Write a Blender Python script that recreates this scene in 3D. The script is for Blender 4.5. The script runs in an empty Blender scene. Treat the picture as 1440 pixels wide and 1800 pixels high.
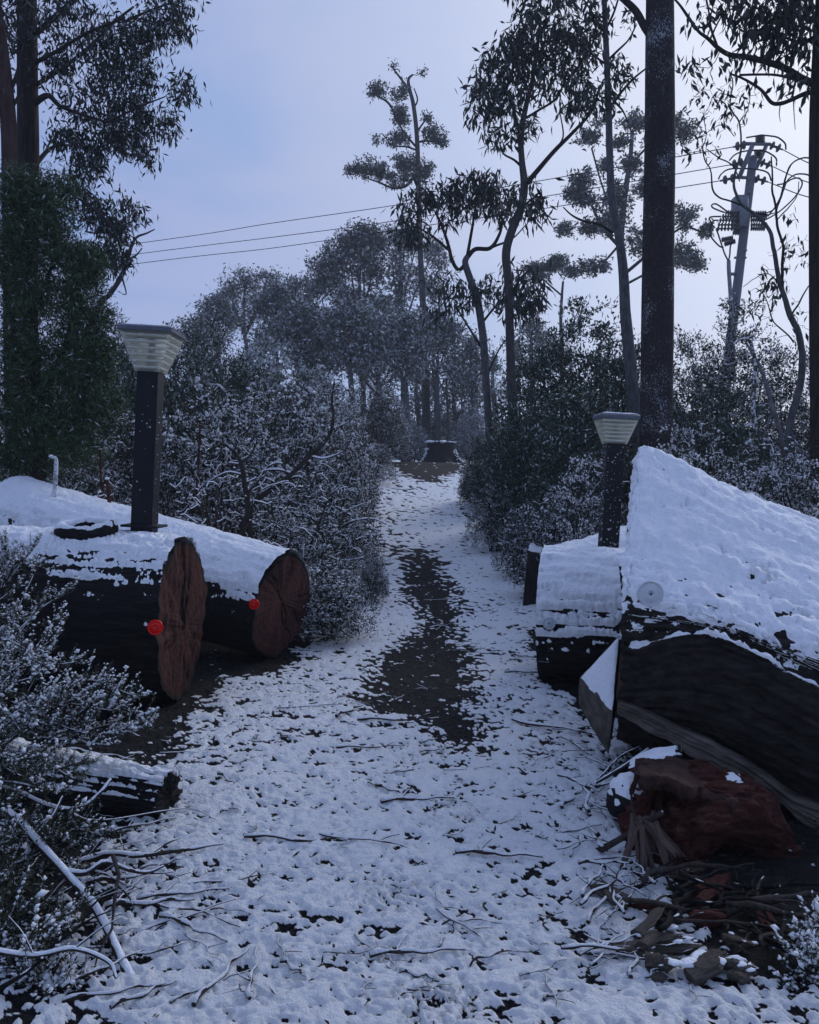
import bpy, math, random
import numpy as np
from mathutils import Vector

# ------------------------------------------------------------------ camera, sky, sun, exposure
scene = bpy.context.scene
C = scene.collection
EYE = 1.5                      # eye height in metres
FPX, CXP, CYP = 1443.0, 720.0, 900.0   # focal length / centre in photo pixels
PITCH = math.atan(60.0 / FPX)  # looking very slightly down

cam_d = bpy.data.cameras.new("camera")
cam = bpy.data.objects.new("camera", cam_d)
C.objects.link(cam)
cam.location = (0, 0, EYE)
cam.rotation_euler = (math.pi / 2 - PITCH, 0, 0)
cam_d.sensor_fit = 'VERTICAL'
cam_d.sensor_height = 24.0
cam_d.lens = 24.0 * FPX / 1800.0
cam_d.clip_start = 0.05
cam_d.clip_end = 2000
scene.camera = cam

SUN_AZ = math.radians(38)      # to the right of the view direction (+Y)
SUN_EL = math.radians(28)
SUN_DIR = Vector((math.sin(SUN_AZ) * math.cos(SUN_EL), math.cos(SUN_AZ) * math.cos(SUN_EL), math.sin(SUN_EL)))

world = bpy.data.worlds.new("World")
scene.world = world
world.use_nodes = True
wn, wl = world.node_tree.nodes, world.node_tree.links
wn.clear()
w_out = wn.new('ShaderNodeOutputWorld')
w_bg = wn.new('ShaderNodeBackground')
sky = wn.new('ShaderNodeTexSky')
sky.sky_type = 'NISHITA'
sky.sun_disc = False
sky.sun_elevation = SUN_EL
sky.sun_rotation = SUN_AZ
sky.altitude = 600
tc = wn.new('ShaderNodeTexCoord')
wmap = wn.new('ShaderNodeMapping'); wmap.inputs['Scale'].default_value = (1.0, 1.0, 2.6)
wl.new(tc.outputs['Generated'], wmap.inputs['Vector'])
n1 = wn.new('ShaderNodeTexNoise'); n1.inputs['Scale'].default_value = 2.3; n1.inputs['Detail'].default_value = 4; n1.inputs['Roughness'].default_value = 0.5
n1.inputs['Distortion'].default_value = 0.4
wl.new(wmap.outputs['Vector'], n1.inputs['Vector'])
r1 = wn.new('ShaderNodeMapRange'); r1.interpolation_type = 'SMOOTHSTEP'
r1.inputs['From Min'].default_value = 0.38; r1.inputs['From Max'].default_value = 0.62
wl.new(n1.outputs['Fac'], r1.inputs['Value'])
# thin veil of cloud: blue-grey to lavender, brighter around the hidden sun
veil = wn.new('ShaderNodeMix'); veil.data_type = 'RGBA'
veil.inputs['A'].default_value = (2.05, 3.2, 6.2, 1)
veil.inputs['B'].default_value = (3.1, 3.75, 6.3, 1)
wl.new(r1.outputs['Result'], veil.inputs['Factor'])
dot = wn.new('ShaderNodeVectorMath'); dot.operation = 'DOT_PRODUCT'
wl.new(tc.outputs['Generated'], dot.inputs[0]); dot.inputs[1].default_value = SUN_DIR
gmax = wn.new('ShaderNodeMath'); gmax.operation = 'MAXIMUM'; gmax.inputs[1].default_value = 0
wl.new(dot.outputs['Value'], gmax.inputs[0])
gpow = wn.new('ShaderNodeMath'); gpow.operation = 'POWER'; gpow.inputs[1].default_value = 6.0
wl.new(gmax.outputs[0], gpow.inputs[0])
glow = wn.new('ShaderNodeMix'); glow.data_type = 'RGBA'
wl.new(gpow.outputs[0], glow.inputs['Factor'])
wl.new(veil.outputs['Result'], glow.inputs['A'])
glow.inputs['B'].default_value = (8.6, 8.9, 9.8, 1)
skymix = wn.new('ShaderNodeMix'); skymix.data_type = 'RGBA'
skymix.inputs['Factor'].default_value = 0.9
wl.new(sky.outputs['Color'], skymix.inputs['A'])
wl.new(glow.outputs['Result'], skymix.inputs['B'])
wl.new(skymix.outputs['Result'], w_bg.inputs['Color'])
w_bg.inputs['Strength'].default_value = 0.1
wl.new(w_bg.outputs['Background'], w_out.inputs['Surface'])

sun_d = bpy.data.lights.new("sun", 'SUN')
sun_d.energy = 1.3
sun_d.angle = math.radians(25)
sun_d.color = (0.97, 0.97, 1.0)
sun = bpy.data.objects.new("sun", sun_d)
C.objects.link(sun)
sun.rotation_euler = (-SUN_DIR).to_track_quat('-Z', 'Y').to_euler()

scene.view_settings.view_transform = 'Standard'
scene.view_settings.look = 'None'
scene.view_settings.exposure = 0.2
scene.view_settings.gamma = 1.0
scene.view_settings.use_curve_mapping = False
scene.render.engine = 'CYCLES'
scene.cycles.use_denoising = True
scene.cycles.use_adaptive_sampling = True
scene.cycles.adaptive_threshold = 0.02
scene.cycles.max_bounces = 5
scene.cycles.diffuse_bounces = 2
scene.cycles.glossy_bounces = 2
scene.cycles.transmission_bounces = 4
scene.cycles.transparent_max_bounces = 8

# ------------------------------------------------------------------ numeric helpers
CP, SP = math.cos(PITCH), math.sin(PITCH)

def P(px, py, Y):
    """world point seen at photo pixel (px, py), at distance Y ahead of the photographer"""
    u, v = (px - CXP) / FPX, (CYP - py) / FPX
    dy, dz = CP + v * SP, -SP + v * CP
    t = Y / dy
    return np.array([u * t, Y, EYE + dz * t])

def hash01(ix, iy, iz, seed):
    h = (ix.astype(np.uint32) * np.uint32(374761393) + iy.astype(np.uint32) * np.uint32(668265263)
         + iz.astype(np.uint32) * np.uint32(2147483647) + np.uint32((seed * 974711 + 12345) & 0xffffffff))
    h = (h ^ (h >> np.uint32(13))) * np.uint32(1274126177)
    h = (h ^ (h >> np.uint32(16))) * np.uint32(2246822519)
    h = h ^ (h >> np.uint32(15))
    return h.astype(np.float64) / 4294967295.0

def vnoise(p, seed=0):
    p = np.asarray(p, float)
    i = np.floor(p).astype(np.int64); f = p - i
    f = f * f * (3 - 2 * f)
    ix, iy, iz = i[..., 0], i[..., 1], i[..., 2]
    fx, fy, fz = f[..., 0], f[..., 1], f[..., 2]
    out = 0
    for a in (0, 1):
        for b in (0, 1):
            for c in (0, 1):
                w = (fx if a else 1 - fx) * (fy if b else 1 - fy) * (fz if c else 1 - fz)
                out = out + w * hash01(ix + a, iy + b, iz + c, seed)
    return out * 2 - 1

def fbm(p, octv=4, seed=0, gain=0.5):
    p = np.asarray(p, float); s = 0; a = 1.0; tot = 0
    for o in range(octv):
        s = s + a * vnoise(p * (2.03 ** o) + 17.3 * o, seed + o); tot += a; a *= gain
    return s / tot

def sstep(a, b, x):
    t = np.clip((x - a) / (b - a), 0, 1)
    return t * t * (3 - 2 * t)

def nrm(v):
    return v / np.maximum(np.linalg.norm(v, axis=-1, keepdims=True), 1e-9)

def smooth_poly(pts, n):
    """Catmull-Rom through pts (k,d) -> (n,d)"""
    pts = np.asarray(pts, float); k = len(pts)
    if k == 2:
        t = np.linspace(0, 1, n)[:, None]
        return pts[0] * (1 - t) + pts[1] * t
    ext = np.vstack([2 * pts[0] - pts[1], pts, 2 * pts[-1] - pts[-2]])
    u = np.linspace(0, k - 1 - 1e-6, n); i = u.astype(int); f = (u - i)[:, None]
    p0, p1, p2, p3 = ext[i], ext[i + 1], ext[i + 2], ext[i + 3]
    return 0.5 * ((2 * p1) + (-p0 + p2) * f + (2 * p0 - 5 * p1 + 4 * p2 - p3) * f ** 2 + (-p0 + 3 * p1 - 3 * p2 + p3) * f ** 3)

# ------------------------------------------------------------------ mesh helpers
class MB:
    """collects geometry, then builds ONE mesh"""
    def __init__(s):
        s.v, s.f, s.n, s.at = [], [], 0, {}
    def add(s, V, F, **attrs):
        V = np.asarray(V, float).reshape(-1, 3)
        s.v.append(V)
        for f in (F if isinstance(F, list) else [F]):
            s.f.append(np.asarray(f, np.int64) + s.n)
        for k, a in attrs.items():
            s.at.setdefault(k, []).append((s.n, np.broadcast_to(np.asarray(a, float), (len(V),))))
        s.n += len(V)
    def mesh(s, name, mat, smooth=True):
        me = bpy.data.meshes.new(name)
        V = np.concatenate(s.v) if s.v else np.zeros((0, 3))
        groups = [f for f in s.f if len(f)]
        nl = sum(f.size for f in groups); nf = sum(len(f) for f in groups)
        me.vertices.add(len(V)); me.vertices.foreach_set('co', V.astype(np.float32).ravel())
        me.loops.add(nl); me.polygons.add(nf)
        me.loops.foreach_set('vertex_index', np.concatenate([f.ravel() for f in groups]).astype(np.int32))
        tot = np.concatenate([np.full(len(f), f.shape[1]) for f in groups])
        st = np.concatenate([[0], np.cumsum(tot)[:-1]])
        me.polygons.foreach_set('loop_start', st.astype(np.int32))
        me.polygons.foreach_set('use_smooth', np.full(nf, smooth))
        for k, lst in s.at.items():
            arr = np.zeros(len(V), np.float32)
            for off, a in lst: arr[off:off + len(a)] = a
            at = me.attributes.new(k, 'FLOAT', 'POINT'); at.data.foreach_set('value', arr)
        if isinstance(mat, (list, tuple)):
            for m in mat: me.materials.append(m)
        else:
            me.materials.append(mat)
        me.update(calc_edges=True); me.validate()
        return me
    def build(s, name, mat, parent=None, smooth=True):
        return link(name, s.mesh(name, mat, smooth), parent)

def link(name, me, parent=None):
    o = bpy.data.objects.new(name, me); C.objects.link(o)
    if parent is not None: o.parent = parent
    return o

def tag(o, label=None, cat=None, group=None, kind=None):
    if label: o["label"] = label
    if cat: o["category"] = cat
    if group: o["group"] = group
    if kind: o["kind"] = kind
    return o

def empty(name, loc, label, cat, group=None, rz=0.0):
    o = bpy.data.objects.new(name, None); C.objects.link(o)
    o.location = loc; o.rotation_euler = (0, 0, rz); o.empty_display_size = 0.2
    return tag(o, label, cat, group)

def copy_tree(o, parent=None):
    c = o.copy(); C.objects.link(c); c.parent = parent
    for ch in o.children: copy_tree(ch, c)
    return c

def grid_faces(nu, nv, wrap_v=False):
    a = np.arange(nu * nv).reshape(nu, nv)
    if wrap_v: b = np.roll(a, -1, axis=1); A, B = a[:-1], b[:-1]; Cc, D = b[1:], a[1:]
    else: A, B, Cc, D = a[:-1, :-1], a[:-1, 1:], a[1:, 1:], a[1:, :-1]
    return np.stack([A, B, Cc, D], -1).reshape(-1, 4)

def tube_batch(Pt, R, sides=5, seed=0, cap=True):
    """Pt (K,n,3), R (K,n) -> V, [quads, tris]"""
    Pt = np.asarray(Pt, float); R = np.asarray(R, float)
    K, n, _ = Pt.shape
    T = np.empty_like(Pt); T[:, 1:-1] = Pt[:, 2:] - Pt[:, :-2]; T[:, 0] = Pt[:, 1] - Pt[:, 0]; T[:, -1] = Pt[:, -1] - Pt[:, -2]
    T = nrm(T)
    mean = nrm(Pt[:, -1] - Pt[:, 0])
    ref = np.where(np.abs(mean[:, 2:3]) > 0.8, np.array([[1.0, 0, 0]]), np.array([[0, 0, 1.0]]))
    N1 = nrm(np.cross(T, ref[:, None, :])); N2 = np.cross(T, N1)
    a = np.arange(sides) * 2 * math.pi / sides
    V = Pt[:, :, None, :] + R[:, :, None, None] * (np.cos(a)[None, None, :, None] * N1[:, :, None, :] + np.sin(a)[None, None, :, None] * N2[:, :, None, :])
    idx = np.arange(K * n * sides).reshape(K, n, sides)
    A = idx[:, :-1]; D = idx[:, 1:]
    F = np.stack([A, np.roll(A, -1, 2), np.roll(D, -1, 2), D], -1).reshape(-1, 4)
    fs = [F]
    if cap and sides > 2:
        fs.append(idx[:, 0, ::-1].reshape(K, sides)); fs.append(idx[:, -1].reshape(K, sides))
    return V.reshape(-1, 3), fs

def tube(mb, pts, rad, sides=7, rough=0.0, seed=0, **at):
    pts = np.asarray(pts, float); rad = np.asarray(rad, float)
    V, F = tube_batch(pts[None], rad[None], sides)
    if rough:
        n = len(pts); ctr = np.repeat(pts, sides, axis=0)
        d = V - ctr
        V = ctr + d * (1 + rough * fbm(V * np.array([9, 9, 3.0]) / max(rad.max() * 6, .02) * .12, 3, seed))[:, None]
    mb.add(V, F, **at)

def leaf_quads(mb, base, dirs, L, W, rg, frost=0.0, tone=None, bend=0.0):
    """kite-shaped leaves"""
    K = len(base)
    dirs = nrm(dirs)
    side = nrm(np.cross(dirs, rg.normal(size=(K, 3))))
    nor = np.cross(side, dirs)
    L = np.broadcast_to(L, (K,))[:, None]; W = np.broadcast_to(W, (K,))[:, None]
    V = np.stack([base, base + dirs * L * .45 + side * W * .5 + nor * bend * L, base + dirs * L, base + dirs * L * .45 - side * W * .5 + nor * bend * L], 1)
    F = np.arange(4 * K).reshape(K, 4)
    fr = np.repeat(np.broadcast_to(frost, (K,)), 4)
    tn = np.repeat(rg.random(K) if tone is None else np.broadcast_to(tone, (K,)), 4)
    mb.add(V, F, frost=fr, tone=tn)

# a lumpy blob: octahedron, once subdivided
def _oct():
    v = np.array([[1, 0, 0], [-1, 0, 0], [0, 1, 0], [0, -1, 0], [0, 0, 1], [0, 0, -1]], float)
    f = np.array([[0, 2, 4], [2, 1, 4], [1, 3, 4], [3, 0, 4], [2, 0, 5], [1, 2, 5], [3, 1, 5], [0, 3, 5]])
    return v, f
def _sub(v, f):
    v = list(map(tuple, v)); mid = {}; out = []
    def m(a, b):
        k = (min(a, b), max(a, b))
        if k not in mid:
            p = nrm((np.array(v[a]) + np.array(v[b]))[None])[0]; mid[k] = len(v); v.append(tuple(p))
        return mid[k]
    for a, b, c in f:
        ab, bc, ca = m(a, b), m(b, c), m(c, a)
        out += [[a, ab, ca], [ab, b, bc], [ca, bc, c], [ab, bc, ca]]
    return np.array(v), np.array(out)
OCT = _oct(); OCT1 = _sub(*OCT); OCT2 = _sub(*OCT1)

def blobs_mesh(mb, ctr, size, rg, base=OCT, flat=0.6, jit=0.25, axis=None, elong=1.0):
    """ctr (K,3), size (K,)"""
    K = len(ctr)
    v, f = base
    V = v[None] * (1 + jit * rg.normal(size=(K, len(v), 1)).clip(-2, 2))
    sc = np.ones((K, 1, 3)); sc[:, 0, 2] = flat
    sc[:, 0, 0] *= elong
    V = V * sc
    if axis is not None:
        ax = nrm(axis); sd = nrm(np.cross(np.array([[0, 0, 1.0]]), ax) + 1e-6); up = np.cross(ax, sd)
        M = np.stack([ax, sd, up], 1)
        V = np.einsum('kvi,kij->kvj', V, M)
    else:
        a = rg.random(K) * 6.283; c, s = np.cos(a)[:, None], np.sin(a)[:, None]
        x = V[..., 0] * c - V[..., 1] * s; y = V[..., 0] * s + V[..., 1] * c
        V = np.stack([x, y, V[..., 2]], -1)
    V = V * np.asarray(size)[:, None, None] + ctr[:, None, :]
    F = f[None] + (np.arange(K) * len(v))[:, None, None]
    mb.add(V.reshape(-1, 3), F.reshape(-1, 3))

# ------------------------------------------------------------------ materials
def mat_new(name):
    m = bpy.data.materials.new(name); m.use_nodes = True
    nt = m.node_tree; b = nt.nodes['Principled BSDF']
    return m, nt, nt.nodes, nt.links, b

def noise_node(nt, scale, detail=4, rough=0.55, coord='Object', stretch=None):
    n, l = nt.nodes, nt.links
    t = n.new('ShaderNodeTexCoord'); x = n.new('ShaderNodeTexNoise')
    x.inputs['Scale'].default_value = scale; x.inputs['Detail'].default_value = detail; x.inputs['Roughness'].default_value = rough
    if stretch:
        mp = n.new('ShaderNodeMapping'); mp.inputs['Scale'].default_value = stretch
        l.new(t.outputs[coord], mp.inputs['Vector']); l.new(mp.outputs['Vector'], x.inputs['Vector'])
    else:
        l.new(t.outputs[coord], x.inputs['Vector'])
    return x

def ramp(nt, src, stops):
    r = nt.nodes.new('ShaderNodeValToRGB'); e = r.color_ramp.elements
    while len(e) < len(stops): e.new(0.5)
    for el, (p, c) in zip(e, stops): el.position = p; el.color = (*c, 1)
    nt.links.new(src, r.inputs['Fac']); return r

def bump(nt, src, strength, dist, bsdf):
    b = nt.nodes.new('ShaderNodeBump'); b.inputs['Strength'].default_value = strength; b.inputs['Distance'].default_value = dist
    nt.links.new(src, b.inputs['Height']); nt.links.new(b.outputs['Normal'], bsdf.inputs['Normal']); return b

def m_simple(name, col, rough=0.8, var=0.35, scale=14, bumpd=0.004, stretch=None, spec=0.3, metal=0.0):
    m, nt, n, l, b = mat_new(name)
    x = noise_node(nt, scale, 5, 0.6, 'Object', stretch)
    lo = tuple(c * (1 - var) for c in col); hi = tuple(min(1, c * (1 + var)) for c in col)
    r = ramp(nt, x.outputs['Fac'], [(0.3, lo), (0.7, hi)])
    l.new(r.outputs['Color'], b.inputs['Base Color'])
    b.inputs['Roughness'].default_value = rough; b.inputs['Metallic'].default_value = metal
    b.inputs['Specular IOR Level'].default_value = spec
    if bumpd: bump(nt, x.outputs['Fac'], 0.7, bumpd, b)
    return m

def m_snow(name='snow', scale=60, bumpd=0.006):
    m, nt, n, l, b = mat_new(name)
    x = noise_node(nt, scale, 4, 0.65); y = noise_node(nt, scale * .28, 3, 0.6)
    r = ramp(nt, x.outputs['Fac'], [(0.3, (.80, .82, .85)), (0.7, (.90, .91, .93))])
    l.new(r.outputs['Color'], b.inputs['Base Color'])
    b.inputs['Roughness'].default_value = 0.75; b.inputs['Specular IOR Level'].default_value = 0.25
    ad = n.new('ShaderNodeMath'); ad.operation = 'MULTIPLY_ADD'; ad.inputs[1].default_value = 2.2
    l.new(y.outputs['Fac'], ad.inputs[0]); l.new(x.outputs['Fac'], ad.inputs[2])
    bump(nt, ad.outputs[0], 0.9, bumpd * 1.6, b)
    return m

def m_leaf(name, dark, light, frostcol=(.72, .75, .8), rough=0.55, trans=0.15):
    m, nt, n, l, b = mat_new(name)
    at = n.new('ShaderNodeAttribute'); at.attribute_name = 'tone'
    r = ramp(nt, at.outputs['Fac'], [(0.0, dark), (1.0, light)])
    af = n.new('ShaderNodeAttribute'); af.attribute_name = 'frost'
    mx = n.new('ShaderNodeMix'); mx.data_type = 'RGBA'; mx.inputs['B'].default_value = (*frostcol, 1)
    l.new(af.outputs['Fac'], mx.inputs['Factor']); l.new(r.outputs['Color'], mx.inputs['A'])
    l.new(mx.outputs['Result'], b.inputs['Base Color'])
    b.inputs['Roughness'].default_value = rough; b.inputs['Specular IOR Level'].default_value = 0.25
    return m

def m_bark_frosted(name, col, snowcol=(.75, .77, .8), amount=0.55, scale=22, stretch=(1, 1, .35)):
    """bark with wind-blown snow caught in its texture"""
    m, nt, n, l, b = mat_new(name)
    x = noise_node(nt, scale, 6, 0.7, 'Object', stretch)
    base = ramp(nt, x.outputs['Fac'], [(0.3, tuple(c * .5 for c in col)), (0.7, tuple(c * 1.5 for c in col))])
    y = noise_node(nt, scale * 1.7, 5, 0.7, 'Object', (1, 1, .7))
    z = noise_node(nt, 2.2, 2, 0.5)
    ad = n.new('ShaderNodeMath'); ad.operation = 'ADD'; l.new(y.outputs['Fac'], ad.inputs[0])
    mu = n.new('ShaderNodeMath'); mu.operation = 'MULTIPLY'; mu.inputs[1].default_value = 0.5; l.new(z.outputs['Fac'], mu.inputs[0])
    l.new(mu.outputs[0], ad.inputs[1])
    mr = n.new('ShaderNodeMapRange'); mr.inputs['From Min'].default_value = 1.25 - amount * .75; mr.inputs['From Max'].default_value = 1.33 - amount * .75
    l.new(ad.outputs[0], mr.inputs['Value'])
    mx = n.new('ShaderNodeMix'); mx.data_type = 'RGBA'; mx.inputs['B'].default_value = (*snowcol, 1)
    l.new(mr.outputs['Result'], mx.inputs['Factor']); l.new(base.outputs['Color'], mx.inputs['A'])
    l.new(mx.outputs['Result'], b.inputs['Base Color'])
    b.inputs['Roughness'].default_value = 0.9; b.inputs['Specular IOR Level'].default_value = 0.15
    bump(nt, x.outputs['Fac'], 1.0, 0.02, b)
    return m

def m_cut(name, col, dark, rings=70):
    """sawn log end: growth rings and stain"""
    m, nt, n, l, b = mat_new(name)
    t = n.new('ShaderNodeAttribute'); t.attribute_name = 'rad'
    x = noise_node(nt, 6, 4, .6)
    a = n.new('ShaderNodeMath'); a.operation = 'MULTIPLY_ADD'; a.inputs[1].default_value = .08
    l.new(x.outputs['Fac'], a.inputs[0]); l.new(t.outputs['Fac'], a.inputs[2])
    s = n.new('ShaderNodeMath'); s.operation = 'MULTIPLY'; s.inputs[1].default_value = rings; l.new(a.outputs[0], s.inputs[0])
    w = n.new('ShaderNodeMath'); w.operation = 'SINE'; l.new(s.outputs[0], w.inputs[0])
    mr = n.new('ShaderNodeMapRange'); mr.inputs['From Min'].default_value = -1; l.new(w.outputs[0], mr.inputs['Value'])
    mr.inputs['To Min'].default_value = .25; mr.inputs['To Max'].default_value = .75
    g = noise_node(nt, 3.2, 5, .65)
    mm = n.new('ShaderNodeMath'); mm.operation = 'MULTIPLY_ADD'; mm.inputs[1].default_value = .45
    l.new(mr.outputs['Result'], mm.inputs[0]); 
    g2 = n.new('ShaderNodeMath'); g2.operation = 'MULTIPLY_ADD'; g2.inputs[1].default_value = 1.5; g2.inputs[2].default_value = -.48
    l.new(g.outputs['Fac'], g2.inputs[0]); l.new(g2.outputs[0], mm.inputs[2])
    r = ramp(nt, mm.outputs[0], [(0.15, dark), (0.75, col)])
    gz_ = noise_node(nt, 5.5, 5, .7); gr = n.new('ShaderNodeMapRange'); gr.inputs['From Min'].default_value = .52; gr.inputs['From Max'].default_value = .74; gr.inputs['To Max'].default_value = .55; l.new(gz_.outputs['Fac'], gr.inputs['Value'])
    gm = n.new('ShaderNodeMix'); gm.data_type = 'RGBA'; gm.inputs['B'].default_value = (.045, .037, .034, 1); l.new(gr.outputs['Result'], gm.inputs['Factor']); l.new(r.outputs['Color'], gm.inputs['A'])
    ck = n.new('ShaderNodeAttribute'); ck.attribute_name = 'crack'
    cm = n.new('ShaderNodeMix'); cm.data_type = 'RGBA'; cm.inputs['B'].default_value = (.006, .004, .004, 1); l.new(ck.outputs['Fac'], cm.inputs['Factor']); l.new(gm.outputs['Result'], cm.inputs['A'])
    rn = n.new('ShaderNodeMapRange'); rn.inputs['From Min'].default_value = .985; rn.inputs['From Max'].default_value = 1.005; l.new(a.outputs[0], rn.inputs['Value'])
    rm = n.new('ShaderNodeMix'); rm.data_type = 'RGBA'; rm.inputs['B'].default_value = (.01, .009, .009, 1); l.new(rn.outputs['Result'], rm.inputs['Factor']); l.new(cm.outputs['Result'], rm.inputs['A'])
    l.new(rm.outputs['Result'], b.inputs['Base Color'])
    b.inputs['Roughness'].default_value = .85; b.inputs['Specular IOR Level'].default_value = .15
    bump(nt, mm.outputs[0], .5, .008, b)
    return m

SNOW = m_snow()
SNOW_FINE = m_snow('clinging_snow', 120, 0.003)
def m_bark_black():
    m, nt, n, l, b = mat_new('black_wet_bark')
    x = noise_node(nt, 30, 6, .7, 'Object', (.22, 1, 1)); y = noise_node(nt, 3.5, 4, .6)
    r = ramp(nt, x.outputs['Fac'], [(.35, (.004, .004, .005)), (.58, (.012, .011, .012)), (.78, (.034, .029, .026))])
    q = ramp(nt, y.outputs['Fac'], [(.4, (1, 1, 1)), (.62, (1.0, .92, .8)), (.75, (1.9, 1.35, 1.05))])
    mx = n.new('ShaderNodeMix'); mx.data_type = 'RGBA'; mx.blend_type = 'MULTIPLY'; mx.inputs['Factor'].default_value = 1
    l.new(r.outputs['Color'], mx.inputs['A']); l.new(q.outputs['Color'], mx.inputs['B']); l.new(mx.outputs['Result'], b.inputs['Base Color'])
    b.inputs['Roughness'].default_value = .75; b.inputs['Specular IOR Level'].default_value = .2
    bump(nt, x.outputs['Fac'], 1.0, .03, b); return m
BARK_BLACK = m_bark_black()
BARK_GREY = m_simple('grey_bark', (.06, .057, .058), .85, .5, 26, .01, (1, 1, .3), .15)
BARK_PALE = m_bark_frosted('pale_gum_bark', (.10, .10, .105), amount=.3)
BARK_BROWN = m_simple('brown_stringy_bark', (.03, .023, .022), .9, .6, 34, .02, (1, 1, .12), .15)
BARK_SNOWY = m_bark_frosted('snow_plastered_bark', (.03, .026, .027), (.36, .38, .42), amount=.54, scale=34)
TWIG = m_simple('dark_twigs', (.028, .024, .023), .85, .4, 40, 0, None, .15)
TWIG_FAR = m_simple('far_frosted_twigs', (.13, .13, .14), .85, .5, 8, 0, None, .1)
LEAF_GUM = m_leaf('gum_leaf', (.018, .025, .023), (.055, .068, .056))
LEAF_TEA = m_leaf('tea_tree_leaf', (.022, .045, .02), (.075, .12, .05))
LEAF_SHRUB = m_leaf('shrub_leaf', (.010, .013, .009), (.042, .045, .028))
LEAF_BROAD = m_leaf('broad_leaf', (.018, .034, .022), (.055, .092, .06))
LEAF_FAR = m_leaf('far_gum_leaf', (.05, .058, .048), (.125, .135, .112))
LEAF_HEATH = m_leaf('heath_leaf', (.02, .026, .014), (.06, .068, .035))
CUT_RED = m_cut('red_sawn_wood', (.072, .024, .018), (.012, .006, .005))
CUT_BROWN = m_cut('brown_sawn_wood', (.085, .033, .026), (.03, .014, .012), 46)
WOOD_GREY = m_simple('weathered_grey_wood', (.085, .072, .06), .85, .6, 16, .012, (.15, 1, 1), .15)
WOOD_RED = m_simple('rotten_red_wood', (.055, .015, .011), .85, .75, 14, .02, (1, .3, 1), .2)
PAINT_BLACK = m_simple('dark_powder_coat', (.006, .007, .011), .5, .35, 90, .0006, None, .25)
STICK_BARK = m_simple('stick_bark', (.04, .032, .028), .85, .5, 40, .003, None, .2)

# ------------------------------------------------------------------ the ground
_gy = np.array([-30, 0, 6, 8.5, 11, 15, 20, 24, 28, 31, 34, 60, 120, 500.])
_gz = np.array([0, 0, 0, .03, .12, .38, 1.06, 1.53, 1.95, 2.1, 2.13, 2.2, 2.2, 2.2])
_py = np.array([-10, 2.5, 5, 7, 10, 15, 20, 25, 30, 36, 60])
_px = np.array([-.1, -.1, .1, .35, .55, .68, .25, .45, .83, 1.0, 1.2])
_pw = np.array([1.3, 1.15, 1.15, 1.0, 1.0, 1.0, 1.25, 1.25, 1.3, 1.3, 1.3])

def path_c(y): return np.interp(y, _py, _px)
def path_w(y): return np.interp(y, _py, _pw)
_fy = np.linspace(-30, 500, 5301); _fz = np.interp(_fy, _gy, _gz)
_k = np.hanning(25); _k /= _k.sum(); _fz = np.convolve(np.pad(_fz, 12, 'edge'), _k, 'valid')

def G(x, y):
    """terrain height"""
    x = np.asarray(x, float); y = np.asarray(y, float)
    z = np.interp(y, _fy, _fz)
    off = np.abs(x - path_c(y)) - path_w(y)
    bank = np.clip(off, 0, 12) * 0.055 * sstep(5, 12, y)
    und = .05 * fbm(np.stack([x * .5, y * .5, 0 * x], -1), 3, 5) * sstep(2, 6, y)
    return z + bank + und

def ground_Y(py):
    """distance at which flat ground shows at photo row py (near field)"""
    ys = np.linspace(1.5, 31, 2400); rows = 840 + FPX * (EYE - np.interp(ys, _fy, _fz)) / ys
    return float(np.interp(-py, -rows, ys))

# bare, wet mulch strip worn through the snow (left/right edge by distance)
_dark = [(960, 672, 760), (985, 690, 785), (1020, 700, 800), (1060, 712, 812), (1100, 716, 828), (1140, 690, 838), (1180, 650, 838),
         (1220, 632, 836), (1250, 640, 840), (1290, 725, 852), (1320, 790, 850), (1342, 818, 838)]
_dY = np.array([ground_Y(a) for a, _, _ in _dark])[::-1]
_dL = np.array([(l - 720) / FPX * ground_Y(a) for a, l, _ in _dark])[::-1]
_dR = np.array([(r - 720) / FPX * ground_Y(a) for a, _, r in _dark])[::-1]
_tY = np.array([22.3, 24, 26, 29, 32, 45]); _tL = np.array([.35, -.25, -.6, -1.0, -1.4, -4]); _tR = np.array([.75, 1.25, 1.7, 2.2, 2.8, 6])

def mulch(x, y):
    """1 where the mulch lies bare"""
    j = .16 * fbm(np.stack([x * 2.2, y * 1.1, 0 * x], -1), 4, 31)
    l = np.interp(y, _dY, _dL); r = np.interp(y, _dY, _dR)
    a = np.minimum(x - l, r - x) + j
    m = sstep(-.20, .34, a) * sstep(_dY[0] - .1, _dY[0] + .15, y + j) * sstep(_dY[-1] + .8, _dY[-1] - .8, y + 3 * j)
    l2 = np.interp(y, _tY, _tL); r2 = np.interp(y, _tY, _tR)
    m2 = .8 * sstep(-.3, .6, np.minimum(x - l2, r2 - x) + 2.2 * j) * sstep(22, 23, y)
    return np.maximum(m, m2)

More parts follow.
